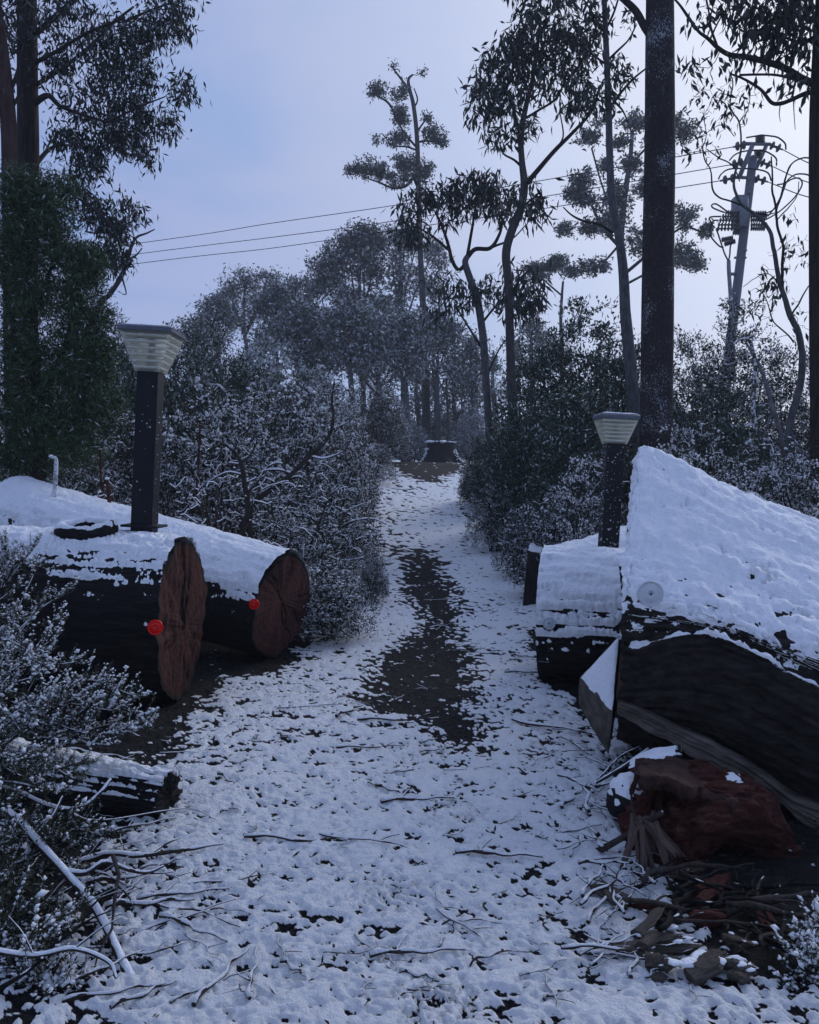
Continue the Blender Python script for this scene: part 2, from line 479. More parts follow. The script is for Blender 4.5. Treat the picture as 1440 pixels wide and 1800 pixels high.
_hY = np.array([2.2, 2.4, 2.58, 2.77, 3.05, 3.55, 4.24, 4.7]); _hX = np.array([1.25, 1.02, .91, .83, .84, .98, 1.12, 1.25])
def shelter(x, y):
    """ground kept bare by the overhanging logs"""
    j = .22 * fbm(np.stack([x * 3.1, y * 3.1, 0 * x + 4], -1), 4, 91)
    a = sstep(-.06, .14, x + j - np.interp(y, _hY, _hX)) * sstep(2.25, 2.5, y) * sstep(6.6, 6.0, y) * (x < 3)
    b = sstep(-1.25, -1.55, x + j) * sstep(4.25, 4.7, y + j) * sstep(6.6, 6.2, y)
    c = sstep(-.75, -1.1, x + 1.4 * j) * sstep(6.1, 6.4, y) * sstep(8.5, 8, y)
    d = sstep(1.0, 1.15, x + j) * sstep(4.9, 5.3, y) * sstep(8, 7.6, y)
    return np.maximum(np.maximum(a, .85 * b), np.maximum(.8 * c, .8 * d))

PRINTS = [(690, 1585, .11, .2), (800, 1440, .16, .2), (765, 1790, .14, .12), (745, 1330, .2, .25)]
def scuffs(x, y):
    s = 0 * x
    for px, py, rx, ry in PRINTS:
        Y = ground_Y(py); X = (px - 720) / FPX * Y
        s = np.maximum(s, np.exp(-(((x - X) / rx) ** 2 + ((y - Y) / ry) ** 2) ** 2))
    return s

# litter relief, rasterised once: snow-coated leaves, chips and twigs with dark gaps between them
RX0, RX1, RY0, RY1, RES = -3.6, 3.8, 1.2, 15.0, 0.009
_nx, _ny = int((RX1 - RX0) / RES), int((RY1 - RY0) / RES)

def litter_raster():
    rg = np.random.default_rng(4)
    H = np.zeros((_ny, _nx), np.float32)
    N = 34000
    cx = rg.uniform(RX0, RX1, N); cy = RY0 + (RY1 - RY0) * rg.random(N) ** 1.75
    cy[:6000] = rg.uniform(1.3, 3.6, 6000); cx[:6000] = rg.uniform(-2.2, 2.2, 6000)
    off = np.abs(cx - path_c(cy)) - path_w(cy)
    cov = np.where(off < .1, 1.0, np.where(off < .7, .78, .55))
    cov *= 1 - .91 * mulch(cx, cy)
    cov *= 1 - .97 * shelter(cx, cy)
    cov *= 1 - .35 * scuffs(cx, cy)
    cov *= .74 + .5 * fbm(np.stack([cx * 1.1, cy * 1.1, 0 * cx], -1), 3, 77)
    keep = rg.random(N) < np.clip(cov, 0, 1)
    cx, cy = cx[keep], cy[keep]; N = len(cx)
    edge = sstep(.2, 1.2, np.abs(cx - path_c(cy)) )
    dist = np.clip(cy / 5.0, .6, 1.6)
    L = np.exp(rg.normal(-3.1, .6, N)) * (1 + .8 * edge) * dist; L = np.clip(L, .008, .15)
    Wd = np.clip(rg.normal(.0165, .006, N), .008, .034) * np.sqrt(dist)
    hh = np.clip(rg.normal(.016, .006, N), .006, .032)
    th = rg.normal(0.15, .75, N)
    for i in range(N):
        c, s = math.cos(th[i]), math.sin(th[i])
        ex = abs(c) * L[i] + Wd[i] + RES; ey = abs(s) * L[i] + Wd[i] + RES
        x0 = max(0, int((cx[i] - ex - RX0) / RES)); x1 = min(_nx, int((cx[i] + ex - RX0) / RES) + 1)
        y0 = max(0, int((cy[i] - ey - RY0) / RES)); y1 = min(_ny, int((cy[i] + ey - RY0) / RES) + 1)
        if x1 <= x0 or y1 <= y0: continue
        X = RX0 + (np.arange(x0, x1) + .5) * RES - cx[i]; Y = (RY0 + (np.arange(y0, y1) + .5) * RES - cy[i])[:, None]
        a = np.clip(X * c + Y * s, -L[i], L[i]); d2 = ((X - a * c) ** 2 + (Y - a * s) ** 2) / (Wd[i] ** 2)
        h = hh[i] * np.sqrt(np.maximum(0, 1 - d2))
        sub = H[y0:y1, x0:x1]; np.maximum(sub, h, out=sub)
    return H
LIT = litter_raster()

def blur(a, k):
    ker = np.ones(k) / k
    a = np.apply_along_axis(lambda r: np.convolve(r, ker, 'same'), 1, a)
    return np.apply_along_axis(lambda r: np.convolve(r, ker, 'same'), 0, a)
LITB = blur(LIT, 4)

def samp(A, x, y):
    u = np.clip((x - RX0) / RES - .5, 0, _nx - 1.001); v = np.clip((y - RY0) / RES - .5, 0, _ny - 1.001)
    i, j = u.astype(int), v.astype(int); f, g = u - i, v - j
    return (A[j, i] * (1 - f) + A[j, i + 1] * f) * (1 - g) + (A[j + 1, i] * (1 - f) + A[j + 1, i + 1] * f) * g

def make_ground():
    ys = [-25, -15, -8, -4, -2, -1, -.3, .3, .7, 1.0, 1.2, 1.35, 1.45]
    y = 1.5
    while y < 16:
        ys.append(y); y += min(max(.0011 * y * y, .0075), .044)
    while y < 60: ys.append(y); y *= 1.004 + .00035 * (y - 16)
    while y < 99: ys.append(y); y *= 1.06
    ys = np.array(ys); nr = len(ys)
    inner = np.linspace(-1, 1, 410)
    k = np.linspace(0, 1, 44)[1:]
    outer = k ** 2.2
    hw = .53 * np.maximum(ys, 1.2) + .25
    big = 22 + .45 * np.abs(ys)
    X = np.concatenate([-(hw[:, None] + outer[::-1][None] * big[:, None]), inner[None] * hw[:, None], hw[:, None] + outer[None] * big[:, None]], 1)
    Y = np.broadcast_to(ys[:, None], X.shape)
    nc = X.shape[1]
    Z = G(X, Y)
    near = sstep(RY1, RY1 - 2.5, Y) * sstep(RX1, RX1 - .4, X) * sstep(RX0, RX0 + .4, X)
    lit = samp(LITB, X, Y)
    off = np.abs(X - path_c(Y)) - path_w(Y)
    def nz(fx, fy, o, sd, z=0.): return fbm(np.stack([X * fx, Y * fy, 0 * X + z], -1), o, sd)
    wx = .035 * nz(6, 6, 2, 101); wy = .035 * nz(6, 6, 2, 102)
    XW, YW = X + wx, Y + wy
    def wz(fx, fy, o, sd): return fbm(np.stack([XW * fx + .35 * YW * fx, YW * fy - .2 * XW * fy, 0 * X], -1), o, sd)
    fine = wz(38, 46, 3, 103) * .8 + .35 * wz(13, 15, 2, 107); mid = wz(26, 22, 3, 104); far = wz(15, 8, 3, 105)
    w1 = sstep(8.5, 4.5, Y); w3 = sstep(9, 14, Y)
    hN = fine * w1 + (mid * (1 - w3) + far * w3) * (1 - w1)
    mu = mulch(X, Y); sc = scuffs(X, Y); sh = shelter(X, Y)
    patch = nz(1.3, 1.0, 3, 106)
    t = -.12 - .20 * patch + .07 * w1 - .14 * sstep(10, 14, Y) * sstep(.2, -.3, off) + (.52 + .40 * sstep(18, 22, Y)) * mu + .62 * sh + .10 * sstep(-.4, .5, off) + .10 * sstep(.5, 1.5, off)
    t = t + .16 * sstep(-.7, -1.3, X) * sstep(5, 4.2, Y) * sstep(.0, .3, off + .5)
    scrub = sstep(.18, -.12, X - np.interp(Y, [2.2, 2.5, 3.3, 4.2], [-.78, -.88, -1.25, -1.32]) + .25 * patch) * sstep(4.6, 4.2, Y)
    t = t + .34 * scrub
    hL = hN + np.minimum(lit, .02) * 20 * near * (1 - .8 * sh) * (1 - .65 * mu)
    sp = vnoise(np.stack([X * 120, Y * 90, 0 * X], -1), 12)
    hL = hL - .5 * sc * (sp > .1) + .22 * sc
    snow = sstep(t - .09, t + .09, hL)  # pits between lumps turn dark: bared litter plus shade put in the colour
    Z = Z + near * (.034 * np.clip(hL - t, -.4, .5)) + .014 * nz(6, 6, 3, 14) * near + .02 * snow * (1 - near)
    mb = MB()
    V = np.stack([X, Y, Z], -1).reshape(-1, 3)
    mb.add(V, grid_faces(nr, nc)[:, ::-1], snow=snow.ravel())
    m, nt, n, l, b = mat_new('snow_over_mulch')
    at = n.new('ShaderNodeAttribute'); at.attribute_name = 'snow'
    x1 = noise_node(nt, 105, 5, .75); x2 = noise_node(nt, 24, 4, .6)
    ad = n.new('ShaderNodeMath'); ad.operation = 'MULTIPLY_ADD'; ad.inputs[1].default_value = 1.0; l.new(x1.outputs['Fac'], ad.inputs[0]); l.new(at.outputs['Fac'], ad.inputs[2])
    mr = n.new('ShaderNodeMapRange'); mr.inputs['From Min'].default_value = .86; mr.inputs['From Max'].default_value = 1.08; l.new(ad.outputs[0], mr.inputs['Value'])
    soil_pit_shade = ramp(nt, x2.outputs['Fac'], [(.3, (.006, .0058, .0065)), (.55, (.012, .0112, .0118)), (.75, (.032, .029, .029))])
    sn = ramp(nt, x1.outputs['Fac'], [(.3, (.84, .86, .88)), (.7, (.93, .94, .95))])
    mx = n.new('ShaderNodeMix'); mx.data_type = 'RGBA'
    l.new(mr.outputs['Result'], mx.inputs['Factor']); l.new(soil_pit_shade.outputs['Color'], mx.inputs['A']); l.new(sn.outputs['Color'], mx.inputs['B'])
    l.new(mx.outputs['Result'], b.inputs['Base Color'])
    b.inputs['Roughness'].default_value = .8; b.inputs['Specular IOR Level'].default_value = .2
    x3 = noise_node(nt, 34, 3, .6)
    hb_ = n.new('ShaderNodeMath'); hb_.operation = 'MULTIPLY_ADD'; hb_.inputs[1].default_value = 2.0
    l.new(x3.outputs['Fac'], hb_.inputs[0]); l.new(x1.outputs['Fac'], hb_.inputs[2])
    bump(nt, hb_.outputs[0], .9, .016, b)
    o = mb.build('ground', m)
    tag(o, 'snow-dusted ground with a bare mulch strip along the path', None, None, 'structure')
make_ground()

def surf_z(x, y):
    x = np.asarray(x, float); y = np.asarray(y, float)
    near = (y < RY1 - 2.6) & (y > RY0) & (x > RX0) & (x < RX1)
    return G(x, y) + np.where(near, .019, .01)

# ------------------------------------------------------------------ lofts, logs and their snow
def grid_normals(V, wrap=True):
    du = np.gradient(V, axis=0)
    dv = (np.roll(V, -1, 1) - np.roll(V, 1, 1)) if wrap else np.gradient(V, axis=1)
    return nrm(np.cross(du, dv))

def snow_shell(V, field, hmax, parent, name='snow', up=.6, seed=0, wrap=True, lump=.35, mat=None, extra=0.0):
    """snow lying on a lofted surface V (nu,nv,3): thick where field is 1, sunk below the surface where it is under 0"""
    N = grid_normals(V, wrap)
    c = V.mean(axis=(0, 1)) if not wrap else None
    if wrap:
        ctr = V.mean(axis=1, keepdims=True)
        sgn = np.sign(((V - ctr) * N).sum(-1).mean()); N = N * sgn
    h = hmax * sstep(0, 1, field) * (1 + lump * fbm(V * 13, 4, seed + 3)) + .010 * fbm(V * 7, 3, seed + 4) * (field > .3) + .006 * fbm(V * 34, 2, seed + 6) * (field > .2) - .006
    h = h + extra * (field > .15)
    D = nrm(N * (1 - up) + np.array([0, 0, up]))
    W = V + D * h[..., None]
    nu, nv = V.shape[:2]
    F = grid_faces(nu, nv, wrap)
    keep = field.reshape(-1)[F].max(1) > 0
    F = F[keep]
    used = np.unique(F); re = np.full(nu * nv, -1); re[used] = np.arange(len(used))
    mb = MB(); mb.add(W.reshape(-1, 3)[used], re[F])
    o = mb.build(name, mat or SNOW, parent); o['kind'] = 'stuff'
    return o

def loft(stations, nu, nv):
    """stations: list of (k,3) rings -> (nu,nv,3), closed rings"""
    st = []
    for r in stations:
        r = np.asarray(r, float); k = len(r)
        rr = np.vstack([r[-2:], r, r[:3]])
        # closed Catmull-Rom
        u = np.linspace(0, k, nv, endpoint=False); i = u.astype(int); f = (u - i)[:, None]
        p0, p1, p2, p3 = rr[i + 1], rr[i + 2], rr[i + 3], rr[i + 4]
        st.append(0.5 * ((2 * p1) + (-p0 + p2) * f + (2 * p0 - 5 * p1 + 4 * p2 - p3) * f ** 2 + (-p0 + 3 * p1 - 3 * p2 + p3) * f ** 3))
    st = np.array(st)
    return smooth_poly(st.reshape(len(st), -1), nu).reshape(nu, nv, 3)

def end_face(V_ring, mat, parent, name='cut_face', push=None, nr=34, seed=0, amp=.006, cracks=9):
    c = V_ring.mean(0); k = len(V_ring); rg = np.random.default_rng(seed + 77)
    c = c + (V_ring[rg.integers(0, k)] - c) * .12                     # the heart is rarely central
    t = np.linspace(0, 1, nr)[:, None, None]
    W = c[None, None] * (1 - t) + V_ring[None] * t
    nor = nrm(np.cross(V_ring[k // 4] - c, V_ring[0] - c)[None])[0]
    if push is not None and np.dot(nor, push) < 0: nor = -nor
    th = np.linspace(0, 2 * math.pi, k, endpoint=False)[None]; tr = t[..., 0]
    cr = np.zeros((nr, k))
    for i in range(cracks):
        a0 = rg.random() * 6.283; r0, r1 = (0, rg.uniform(.3, .8)) if rg.random() < .6 else (rg.uniform(.4, .7), 1.0)
        ang = a0 + .25 * fbm(np.stack([tr * 4, 0 * tr + i, 0 * tr], -1), 3, seed + i)
        d = np.abs((th - ang + math.pi) % (2 * math.pi) - math.pi) * np.maximum(tr, .05)
        cr = np.maximum(cr, np.exp(-(d / (.010 + .012 * rg.random())) ** 2) * sstep(r0 - .05, r0 + .05, tr) * sstep(r1 + .05, r1 - .1, tr))
    saw = np.sin((W @ nrm(np.array([[.3, .2, 1.0]]))[0]) * 210 + 3 * fbm(W * 3, 2, seed)) * .0012
    d = amp * fbm(W * np.array([20, 20, 6]), 3, seed) * (1 - tr ** 6) + saw * (1 - tr ** 8) - .012 * cr * (1 - tr ** 20)
    W = W + nor * d[..., None]
    mb = MB(); mb.add(W.reshape(-1, 3), grid_faces(nr, k, True), rad=np.repeat(np.linspace(0, 1, nr), k), crack=cr.ravel())
    return mb.build(name, mat, parent)

def cyl_rings(p0, p1, r0, r1, nu, nv, seed, bark=.02, lumps=.05, squash=1.0, flare=None):
    p0, p1 = np.array(p0, float), np.array(p1, float)
    ax = nrm((p1 - p0)[None])[0]; L = np.linalg.norm(p1 - p0)
    sd = np.array([1.0, 0, 0]) if abs(ax[2]) > .95 else nrm(np.cross(np.array([0, 0, 1.0]), ax)[None])[0]
    up = np.cross(ax, sd)
    s = np.linspace(0, 1, nu)[:, None]; th = np.linspace(0, 2 * math.pi, nv, endpoint=False)[None]
    r = r0 * (1 - s) + r1 * s
    q = np.stack([np.cos(th) * 1.3 + 0 * s, np.sin(th) * 1.3 + 0 * s, s * L * .9 + 0 * th], -1)
    r = r * (1 + lumps * fbm(q * 1.3, 3, seed))
    q2 = np.stack([np.cos(th) * 14 + 0 * s, np.sin(th) * 14 + 0 * s, s * L * 3 + 0 * th], -1)
    b = fbm(q2, 4, seed + 9)
    r = r + bark * b * r0
    if flare is not None: r = r * flare(s, th)
    V = p0 + ax * (s * L)[..., None] + sd * (r * np.cos(th))[..., None] + up * (r * np.sin(th) * squash)[..., None]
    return V, ax, sd, up

def up_field(V, lo, hi, amp, seed, freq=7, wrap=True, stretch=(1, 1, 1)):
    N = grid_normals(V, wrap)
    ctr = V.mean(axis=1, keepdims=True); N = N * np.sign(((V - ctr) * N).sum(-1).mean())
    S = np.array(stretch)
    n = fbm(V * freq * S, 4, seed) * amp + fbm(V * freq * 4 * S, 3, seed + 5) * amp * .8 + fbm(V * freq * 9, 2, seed + 7) * amp * .9
    return (N[..., 2] - lo) / (hi - lo) + n

def log(name, label, p0, p1, r0, r1, seed, cut, snow=(.15, .6, .9), hs=.05, nu=150, nv=96, bark=.02, mat=None, squash=1.0, group=None, caps=(False, True), flare=None):
    t = empty(name, (0, 0, 0), label, 'log', group)
    V, ax, sd, up = cyl_rings(p0, p1, r0, r1, nu, nv, seed, bark, .06, squash, flare)
    rag = .035 * fbm(np.stack([np.cos(np.linspace(0, 6.283, nv)) * 4, np.sin(np.linspace(0, 6.283, nv)) * 4, np.full(nv, seed * 1.0)], -1), 4, seed)
    V[-4:] += ax * (rag[None, :, None] * np.array([.25, .5, .8, 1.0])[:, None, None])
    base = np.array([p0[0], p0[1], 0]); t.location = base; V = V - base
    Vb_ = np.concatenate([V[:-5:2], V[-5:]]); mb = MB(); mb.add(Vb_.reshape(-1, 3), grid_faces(len(Vb_), nv, True)); mb.build('bark', mat or BARK_BLACK, t)
    if caps[0]: end_face(V[0], cut, t, 'cut_face', -ax, seed=seed)
    if caps[1]: end_face(V[-1], cut, t, 'cut_face', ax, seed=seed + 1, amp=.022 if r1 > .5 else .008)
    f = up_field(V, snow[0], snow[1], snow[2], seed + 20)
    snow_shell(V, f, hs, t, seed=seed)
    return t, V, base

def disc_reflector(parent, center, normal, r, mat, base, name='reflector', hole=None):
    """moulded road reflector: domed lens with rim and screw hole"""
    nseg, prof = 40, [(0, .012), (.10, .012), (.12, .006), (.16, .006), (.18, .012), (.45, .0115), (.47, .0105), (.72, .0095), (.74, .0085), (.90, .007), (.93, .012), (1.0, .010), (1.02, -.004)]
    a = np.linspace(0, 2 * math.pi, nseg, endpoint=False)
    n = nrm(np.array(normal, float)[None])[0]; s = nrm(np.cross(n, [0, 0, 1.0])[None])[0]; u = np.cross(s, n)
    V = np.array([[np.array(center) - base + n * (h * r / .055) + (s * math.cos(t) + u * math.sin(t)) * rr * r for t in a] for rr, h in prof])
    mb = MB(); mb.add(V.reshape(-1, 3), grid_faces(len(prof), nseg, True))
    o = mb.build(name, mat, parent)
    # screw head in the middle
    mb = MB(); pr = [(0, .016), (.07, .016), (.09, .012)]
    V = np.array([[np.array(center) - base + n * (h * r / .055) + (s * math.cos(t) + u * math.sin(t)) * rr * r for t in a[::4]] for rr, h in pr])
    mb.add(V.reshape(-1, 3), grid_faces(len(pr), 10, True)); mb.build('screw', hole or PAINT_BLACK, o)
    return o

def m_reflector(name, col, rough=.25, spokes=0):
    m, nt, n, l, b = mat_new(name)
    x = noise_node(nt, 220, 2, .5)
    r = ramp(nt, x.outputs['Fac'], [(.3, tuple(c * .8 for c in col)), (.7, col)])
    l.new(r.outputs['Color'], b.inputs['Base Color']); b.inputs['Roughness'].default_value = rough
    b.inputs['Specular IOR Level'].default_value = .2
    return m
REF_RED = m_reflector('red_reflector_plastic', (.85, .012, .008))
REF_WHITE = m_reflector('clear_reflector_plastic', (.62, .66, .70), .35)
SCREW = m_simple('steel_screw', (.3, .3, .32), .4, .2, 50, 0, None, .5, .8)

# left pair
Ya = 5.55
p_end = P(322, 1092, Ya)
La, Va, ba = log('sawn_log', 'thick black log with red sawn end carrying the bigger lamp post', (-3.5, Ya + .10, .59), (p_end[0], Ya, .54), .60, .53, 11, CUT_RED,
                 snow=(.60, .98, .55), hs=.045, bark=.03, squash=1.0, nu=300, nv=240)
cf = P(286, 1097, Ya - .46)
disc_reflector(La, (cf[0] - .01, Ya - .575, cf[2]), (.10, -1, .02), .046, REF_RED, ba, hole=SCREW)
# split slab of red timber standing proud along the front edge of the sawn end
def rough_slab(name, pts_front, thick, mat, parent, base, n=90, m=22, seed=0, amp=.012, ragged=.25):
    """a torn slab between two edges (rows of 3-D points), thick: vector; fibres run along its length"""
    A = smooth_poly(pts_front[0], n); B = smooth_poly(pts_front[1], n)
    wv = B - A; u = np.linspace(0, 1, n)
    j1 = fbm(np.stack([u * 9, 0 * u, 0 * u + seed], -1), 4, seed) ; j2 = fbm(np.stack([u * 11, 0 * u + 5, 0 * u + seed], -1), 4, seed + 1)
    A = A + wv * (ragged * j1)[:, None]; B = B + wv * (ragged * j2)[:, None]
    t = np.linspace(0, 1, m)[None, :, None]
    S = A[:, None] * (1 - t) + B[:, None] * t
    th = np.array(thick, float); nrmv = nrm(th[None])[0]
    uu = np.broadcast_to(u[:, None], (n, m)); tt = np.broadcast_to(t[..., 0], (n, m))
    q = np.stack([uu * 5, tt * 9, 0 * uu + seed], -1)
    fib = 1 - np.abs(fbm(q, 4, seed + 6)) * 2.2
    S1 = S + nrmv * (amp * (fbm(S * 11, 4, seed) * 1.2 - .8 * fib))[..., None]
    S2 = S + th + nrmv * (amp * fbm(S * 13, 4, seed + 4))[..., None]
    V = np.concatenate([S1, S2[:, ::-1]], 1) - base
    mb = MB(); k = V.shape[1]
    mb.add(V.reshape(-1, 3), [grid_faces(n, k, True), np.arange(k)[None, ::-1], (np.arange(k) + (n - 1) * k)[None]], rad=np.tile(np.linspace(0, 1, k), n))
    return mb.build(name, mat, parent)
fr = [P(x, y, Ya - d) for x, y, d in [(318, 952, .02), (300, 985, .30), (316, 1040, .47), (308, 1110, .525), (296, 1175, .47), (300, 1225, .30)]]
fr2 = [P(x, y, Ya - d) for x, y, d in [(338, 955, -.1), (330, 985, .24), (336, 1040, .40), (334, 1110, .44), (328, 1175, .40), (322, 1228, .25)]]
def knot(parent, base, c, ax_, r, tube_r, seed):
    a = np.linspace(0, 2 * math.pi, 60, endpoint=False)[:, None]; b = np.linspace(0, 2 * math.pi, 20, endpoint=False)[None]
    rr = tube_r * (1 + .35 * fbm(np.stack([np.cos(a) * 2 + 0 * b, np.sin(a) * 2 + 0 * b, np.cos(b) + 0 * a], -1), 3, seed))
    R = r * (1 + .15 * np.sin(2 * a + 1))
    V = np.stack([(R + rr * np.cos(b)) * np.cos(a) * 1.15, (R + rr * np.cos(b)) * np.sin(a) * .85, rr * np.sin(b) * 1.1 + .03 * np.sin(a) + 0 * b], -1) + c - base
    mb = MB(); mb.add(V.reshape(-1, 3), [np.stack([i_, np.roll(i_, -1, 1), np.roll(np.roll(i_, -1, 1), -1, 0), np.roll(i_, -1, 0)], -1).reshape(-1, 4) for i_ in [np.arange(1200).reshape(60, 20)]])
    o = mb.build('knot_rim', BARK_BLACK, parent)
    f = up_field(V, .35, .8, .5, seed, freq=12); snow_shell(V, f + .5 * np.sin(a), .02, o, seed=seed)
    q = np.linspace(0, 1, 8)[:, None, None]; ring = np.stack([r * 1.1 * np.cos(a[:, 0]), r * .8 * np.sin(a[:, 0]), 0 * a[:, 0]], -1)
    W = ring[None] * q + np.array([0, 0, .02]) - np.array([0, 0, .0]) * q + c - base
    mb = MB(); mb.add(W.reshape(-1, 3), grid_faces(8, 60, True)); mb.build('knot_shade_disc', BARK_BLACK, parent)  # flat black disc; darkness of the hole put in as colour
knot(La, ba, np.array([P(152, 925, 5.45)[0], 5.45, 1.155]), None, .125, .04, 6)

Yb = 6.8
Lb, Vb, bb = log('sawn_log', 'tapering black log behind the thick one, its round brown sawn end facing the path', (-3.9, Yb + 1.25, .95), (P(497, 1067, Yb)[0], Yb, P(497, 1067, Yb)[2]), .52, .43, 23, CUT_BROWN,
                 snow=(.18, .62, .55), hs=.05, nu=330, nv=210)
cf = P(447, 1062, 6.40)
disc_reflector(Lb, cf, (-.30, -1, .02), .042, REF_RED, bb, hole=SCREW)

# right second log, the mound behind it, and the billet
Yc = 6.25
Lc, Vc, bc = log('sawn_log', 'snow-topped black log carrying the smaller lamp post', (P(956, 1088, Yc)[0], Yc, .44), (3.2, Yc - .62, .44), .49, .50, 37, CUT_BROWN,
                 snow=(-.02, .45, .55), hs=.05, nu=260, nv=220, bark=.045, caps=(True, False))
cf = P(961, 1094, Yc - .46)
disc_reflector(Lc, (cf[0] + .01, Yc - .505, cf[2]), (-.05, -1, .05), .043, REF_WHITE, bc)
Yd = 7.7
Ld, Vd, bd = log('fallen_log', 'low fallen log wholly under snow behind the smaller lamp post', (P(982, 975, Yd)[0], Yd - .05, .46), (3.4, Yd + .3, .95), .34, .36, 41, BARK_BLACK,
                 snow=(-.3, .25, .4), hs=.07, nu=110, nv=80)

# big right-hand log: lofted from its real cross-sections
def st_a():
    pts = [P(1112, 812, 5.0), P(1104, 890, 4.70), P(1101, 970, 4.38), P(1098, 1045, 4.12), P(1096, 1092, 4.03), P(1092, 1150, 4.02), P(1088, 1205, 4.0), P(1084, 1255, 4.02), P(1080, 1300, 4.25)]
    x = 1.3
    pts += [np.array([1.26, 4.75, .12]), np.array([1.42, 5.3, .45]), np.array([1.45, 5.45, 1.0]), np.array([1.42, 5.3, 1.5])]
    return np.array(pts)
def st_m():
    pts = [P(1262, 852, 4.92), P(1260, 930, 4.55), P(1258, 1010, 4.2), P(1256, 1082, 3.94), P(1255, 1108, 3.90), P(1254, 1122, 3.82), P(1252, 1200, 3.80), P(1250, 1290, 3.82), P(1250, 1362, 4.05)]
    pts += [np.array([1.75, 4.6, .03]), np.array([1.93, 5.2, .35]), np.array([1.95, 5.35, .85]), np.array([1.9, 5.2, 1.3])]
    return np.array(pts)
def st_b():
    pts = [P(1442, 922, 4.75), P(1442, 1000, 4.35), P(1442, 1075, 4.0), P(1442, 1150, 3.72), P(1442, 1190, 3.70), P(1442, 1208, 3.60), P(1442, 1290, 3.58), P(1442, 1390, 3.60), P(1442, 1445, 3.80)]
    pts += [np.array([2.2, 4.4, -.06]), np.array([2.4, 5.0, .25]), np.array([2.45, 5.1, .7]), np.array([2.4, 5.0, 1.1])]
    return np.array(pts)
A_, M_, B_ = st_a(), st_m(), st_b()
C_ = B_ + (B_ - M_) * 1.0; D_ = B_ + (B_ - M_) * 1.9
C_[:, 2] = np.maximum(C_[:, 2], -.1); D_[:, 2] = np.maximum(D_[:, 2], -.15)
A2_ = A_ * .84 + M_ * .16; A2_[0] = P(1142, 788, 5.04); A2_[1] = P(1132, 872, 4.70)
VR = loft([A_, A2_, M_, B_, C_, D_], 300, 300)
_N = grid_normals(VR); _ctr = VR.mean(1, keepdims=True); _N *= np.sign(((VR - _ctr) * _N).sum(-1).mean())
_s = np.linspace(0, 1, 300)[:, None]; _t = np.linspace(0, 1, 300, endpoint=False)[None]
_q = np.stack([np.cos(_t * 6.283) * 16 + 0 * _s, np.sin(_t * 6.283) * 16 + 0 * _s, _s * 7 + 0 * _t], -1)
VR = VR + np.array([-.95, .28, 0]) * (.05 * fbm(np.stack([_t * 22 + 0 * _s, 0 * _t * _s, 0 * _t * _s + 3], -1), 4, 58) * np.clip(1 - _s * 16, 0, 1))[..., None]
VR0 = VR.copy()
VR = VR + _N * (.016 * fbm(_q, 4, 51) - .013 * np.clip(.25 - np.abs(fbm(_q * np.array([.7, .7, .35]), 4, 55)), 0, .25) / .25 + .03 * fbm(VR * 3, 3, 52) + .014 * fbm(VR * 22, 3, 54))[..., None]
base_r = np.array([1.3, 4.5, 0.0])
LR = empty('sawn_log', base_r, 'huge dark log with a broad sloping sheet of snow, tallest of all', 'log')
_vb = np.concatenate([VR[:12], VR[12::2]]) - base_r; mb = MB(); mb.add(_vb.reshape(-1, 3), grid_faces(len(_vb), 300, True)); mb.build('bark', m_simple('weathered_black_timber', (.016, .013, .012), .8, .95, 26, .03, (.12, 1, 1), .2), LR)
end_face(VR[0] - base_r, CUT_RED, LR, 'cut_face', np.array([-1, .25, 0]), seed=8)
_k = _t * 13.0 + 0 * _s                        # position round the section: 0 ridge, 3.4 brow, 5 ledge
_n1 = fbm(VR0 * np.array([4, 4, 6.]), 4, 61); _n2 = fbm(VR0 * 24, 3, 66); _n3 = fbm(VR0 * np.array([30, 30, 60.]), 2, 67)
f = (3.75 + .25 * np.sin(_s * 9) - _k) / 1.6 + .6 * _n1 + .9 * _n2 + .6 * _n3
f = np.maximum(f, .9 * sstep(.12, .22, _s) - np.abs(_k - 4.82 - .08 * _n1) / .11 + 1.0 * _n2 + .5 * _n1)
f = np.maximum(f, (_k - 12.1) / .5 + .5 * _n2)
f = np.minimum(f, 1.0)
f = f - 1.6 * sstep(.50, .66, _n1 * .6 + _n3 * .75) * (_k > .6)
snow_shell(VR - base_r, f, .030, LR, seed=60, lump=.7, extra=.013 * fbm(np.stack([_k * 3.2 + 2.2 * _s, _s * 16 + 0 * _k, 0 * _k], -1), 4, 71) - .007 * sstep(.25, .5, fbm(np.stack([_k * 5 + 4 * _s, _s * 30 + 0 * _k, 0 * _k], -1), 3, 72)))
cf = P(1138, 1041, 4.02)
disc_reflector(LR, (cf[0], 3.97, cf[2]), (-.08, -1, .06), .062, REF_WHITE, base_r)

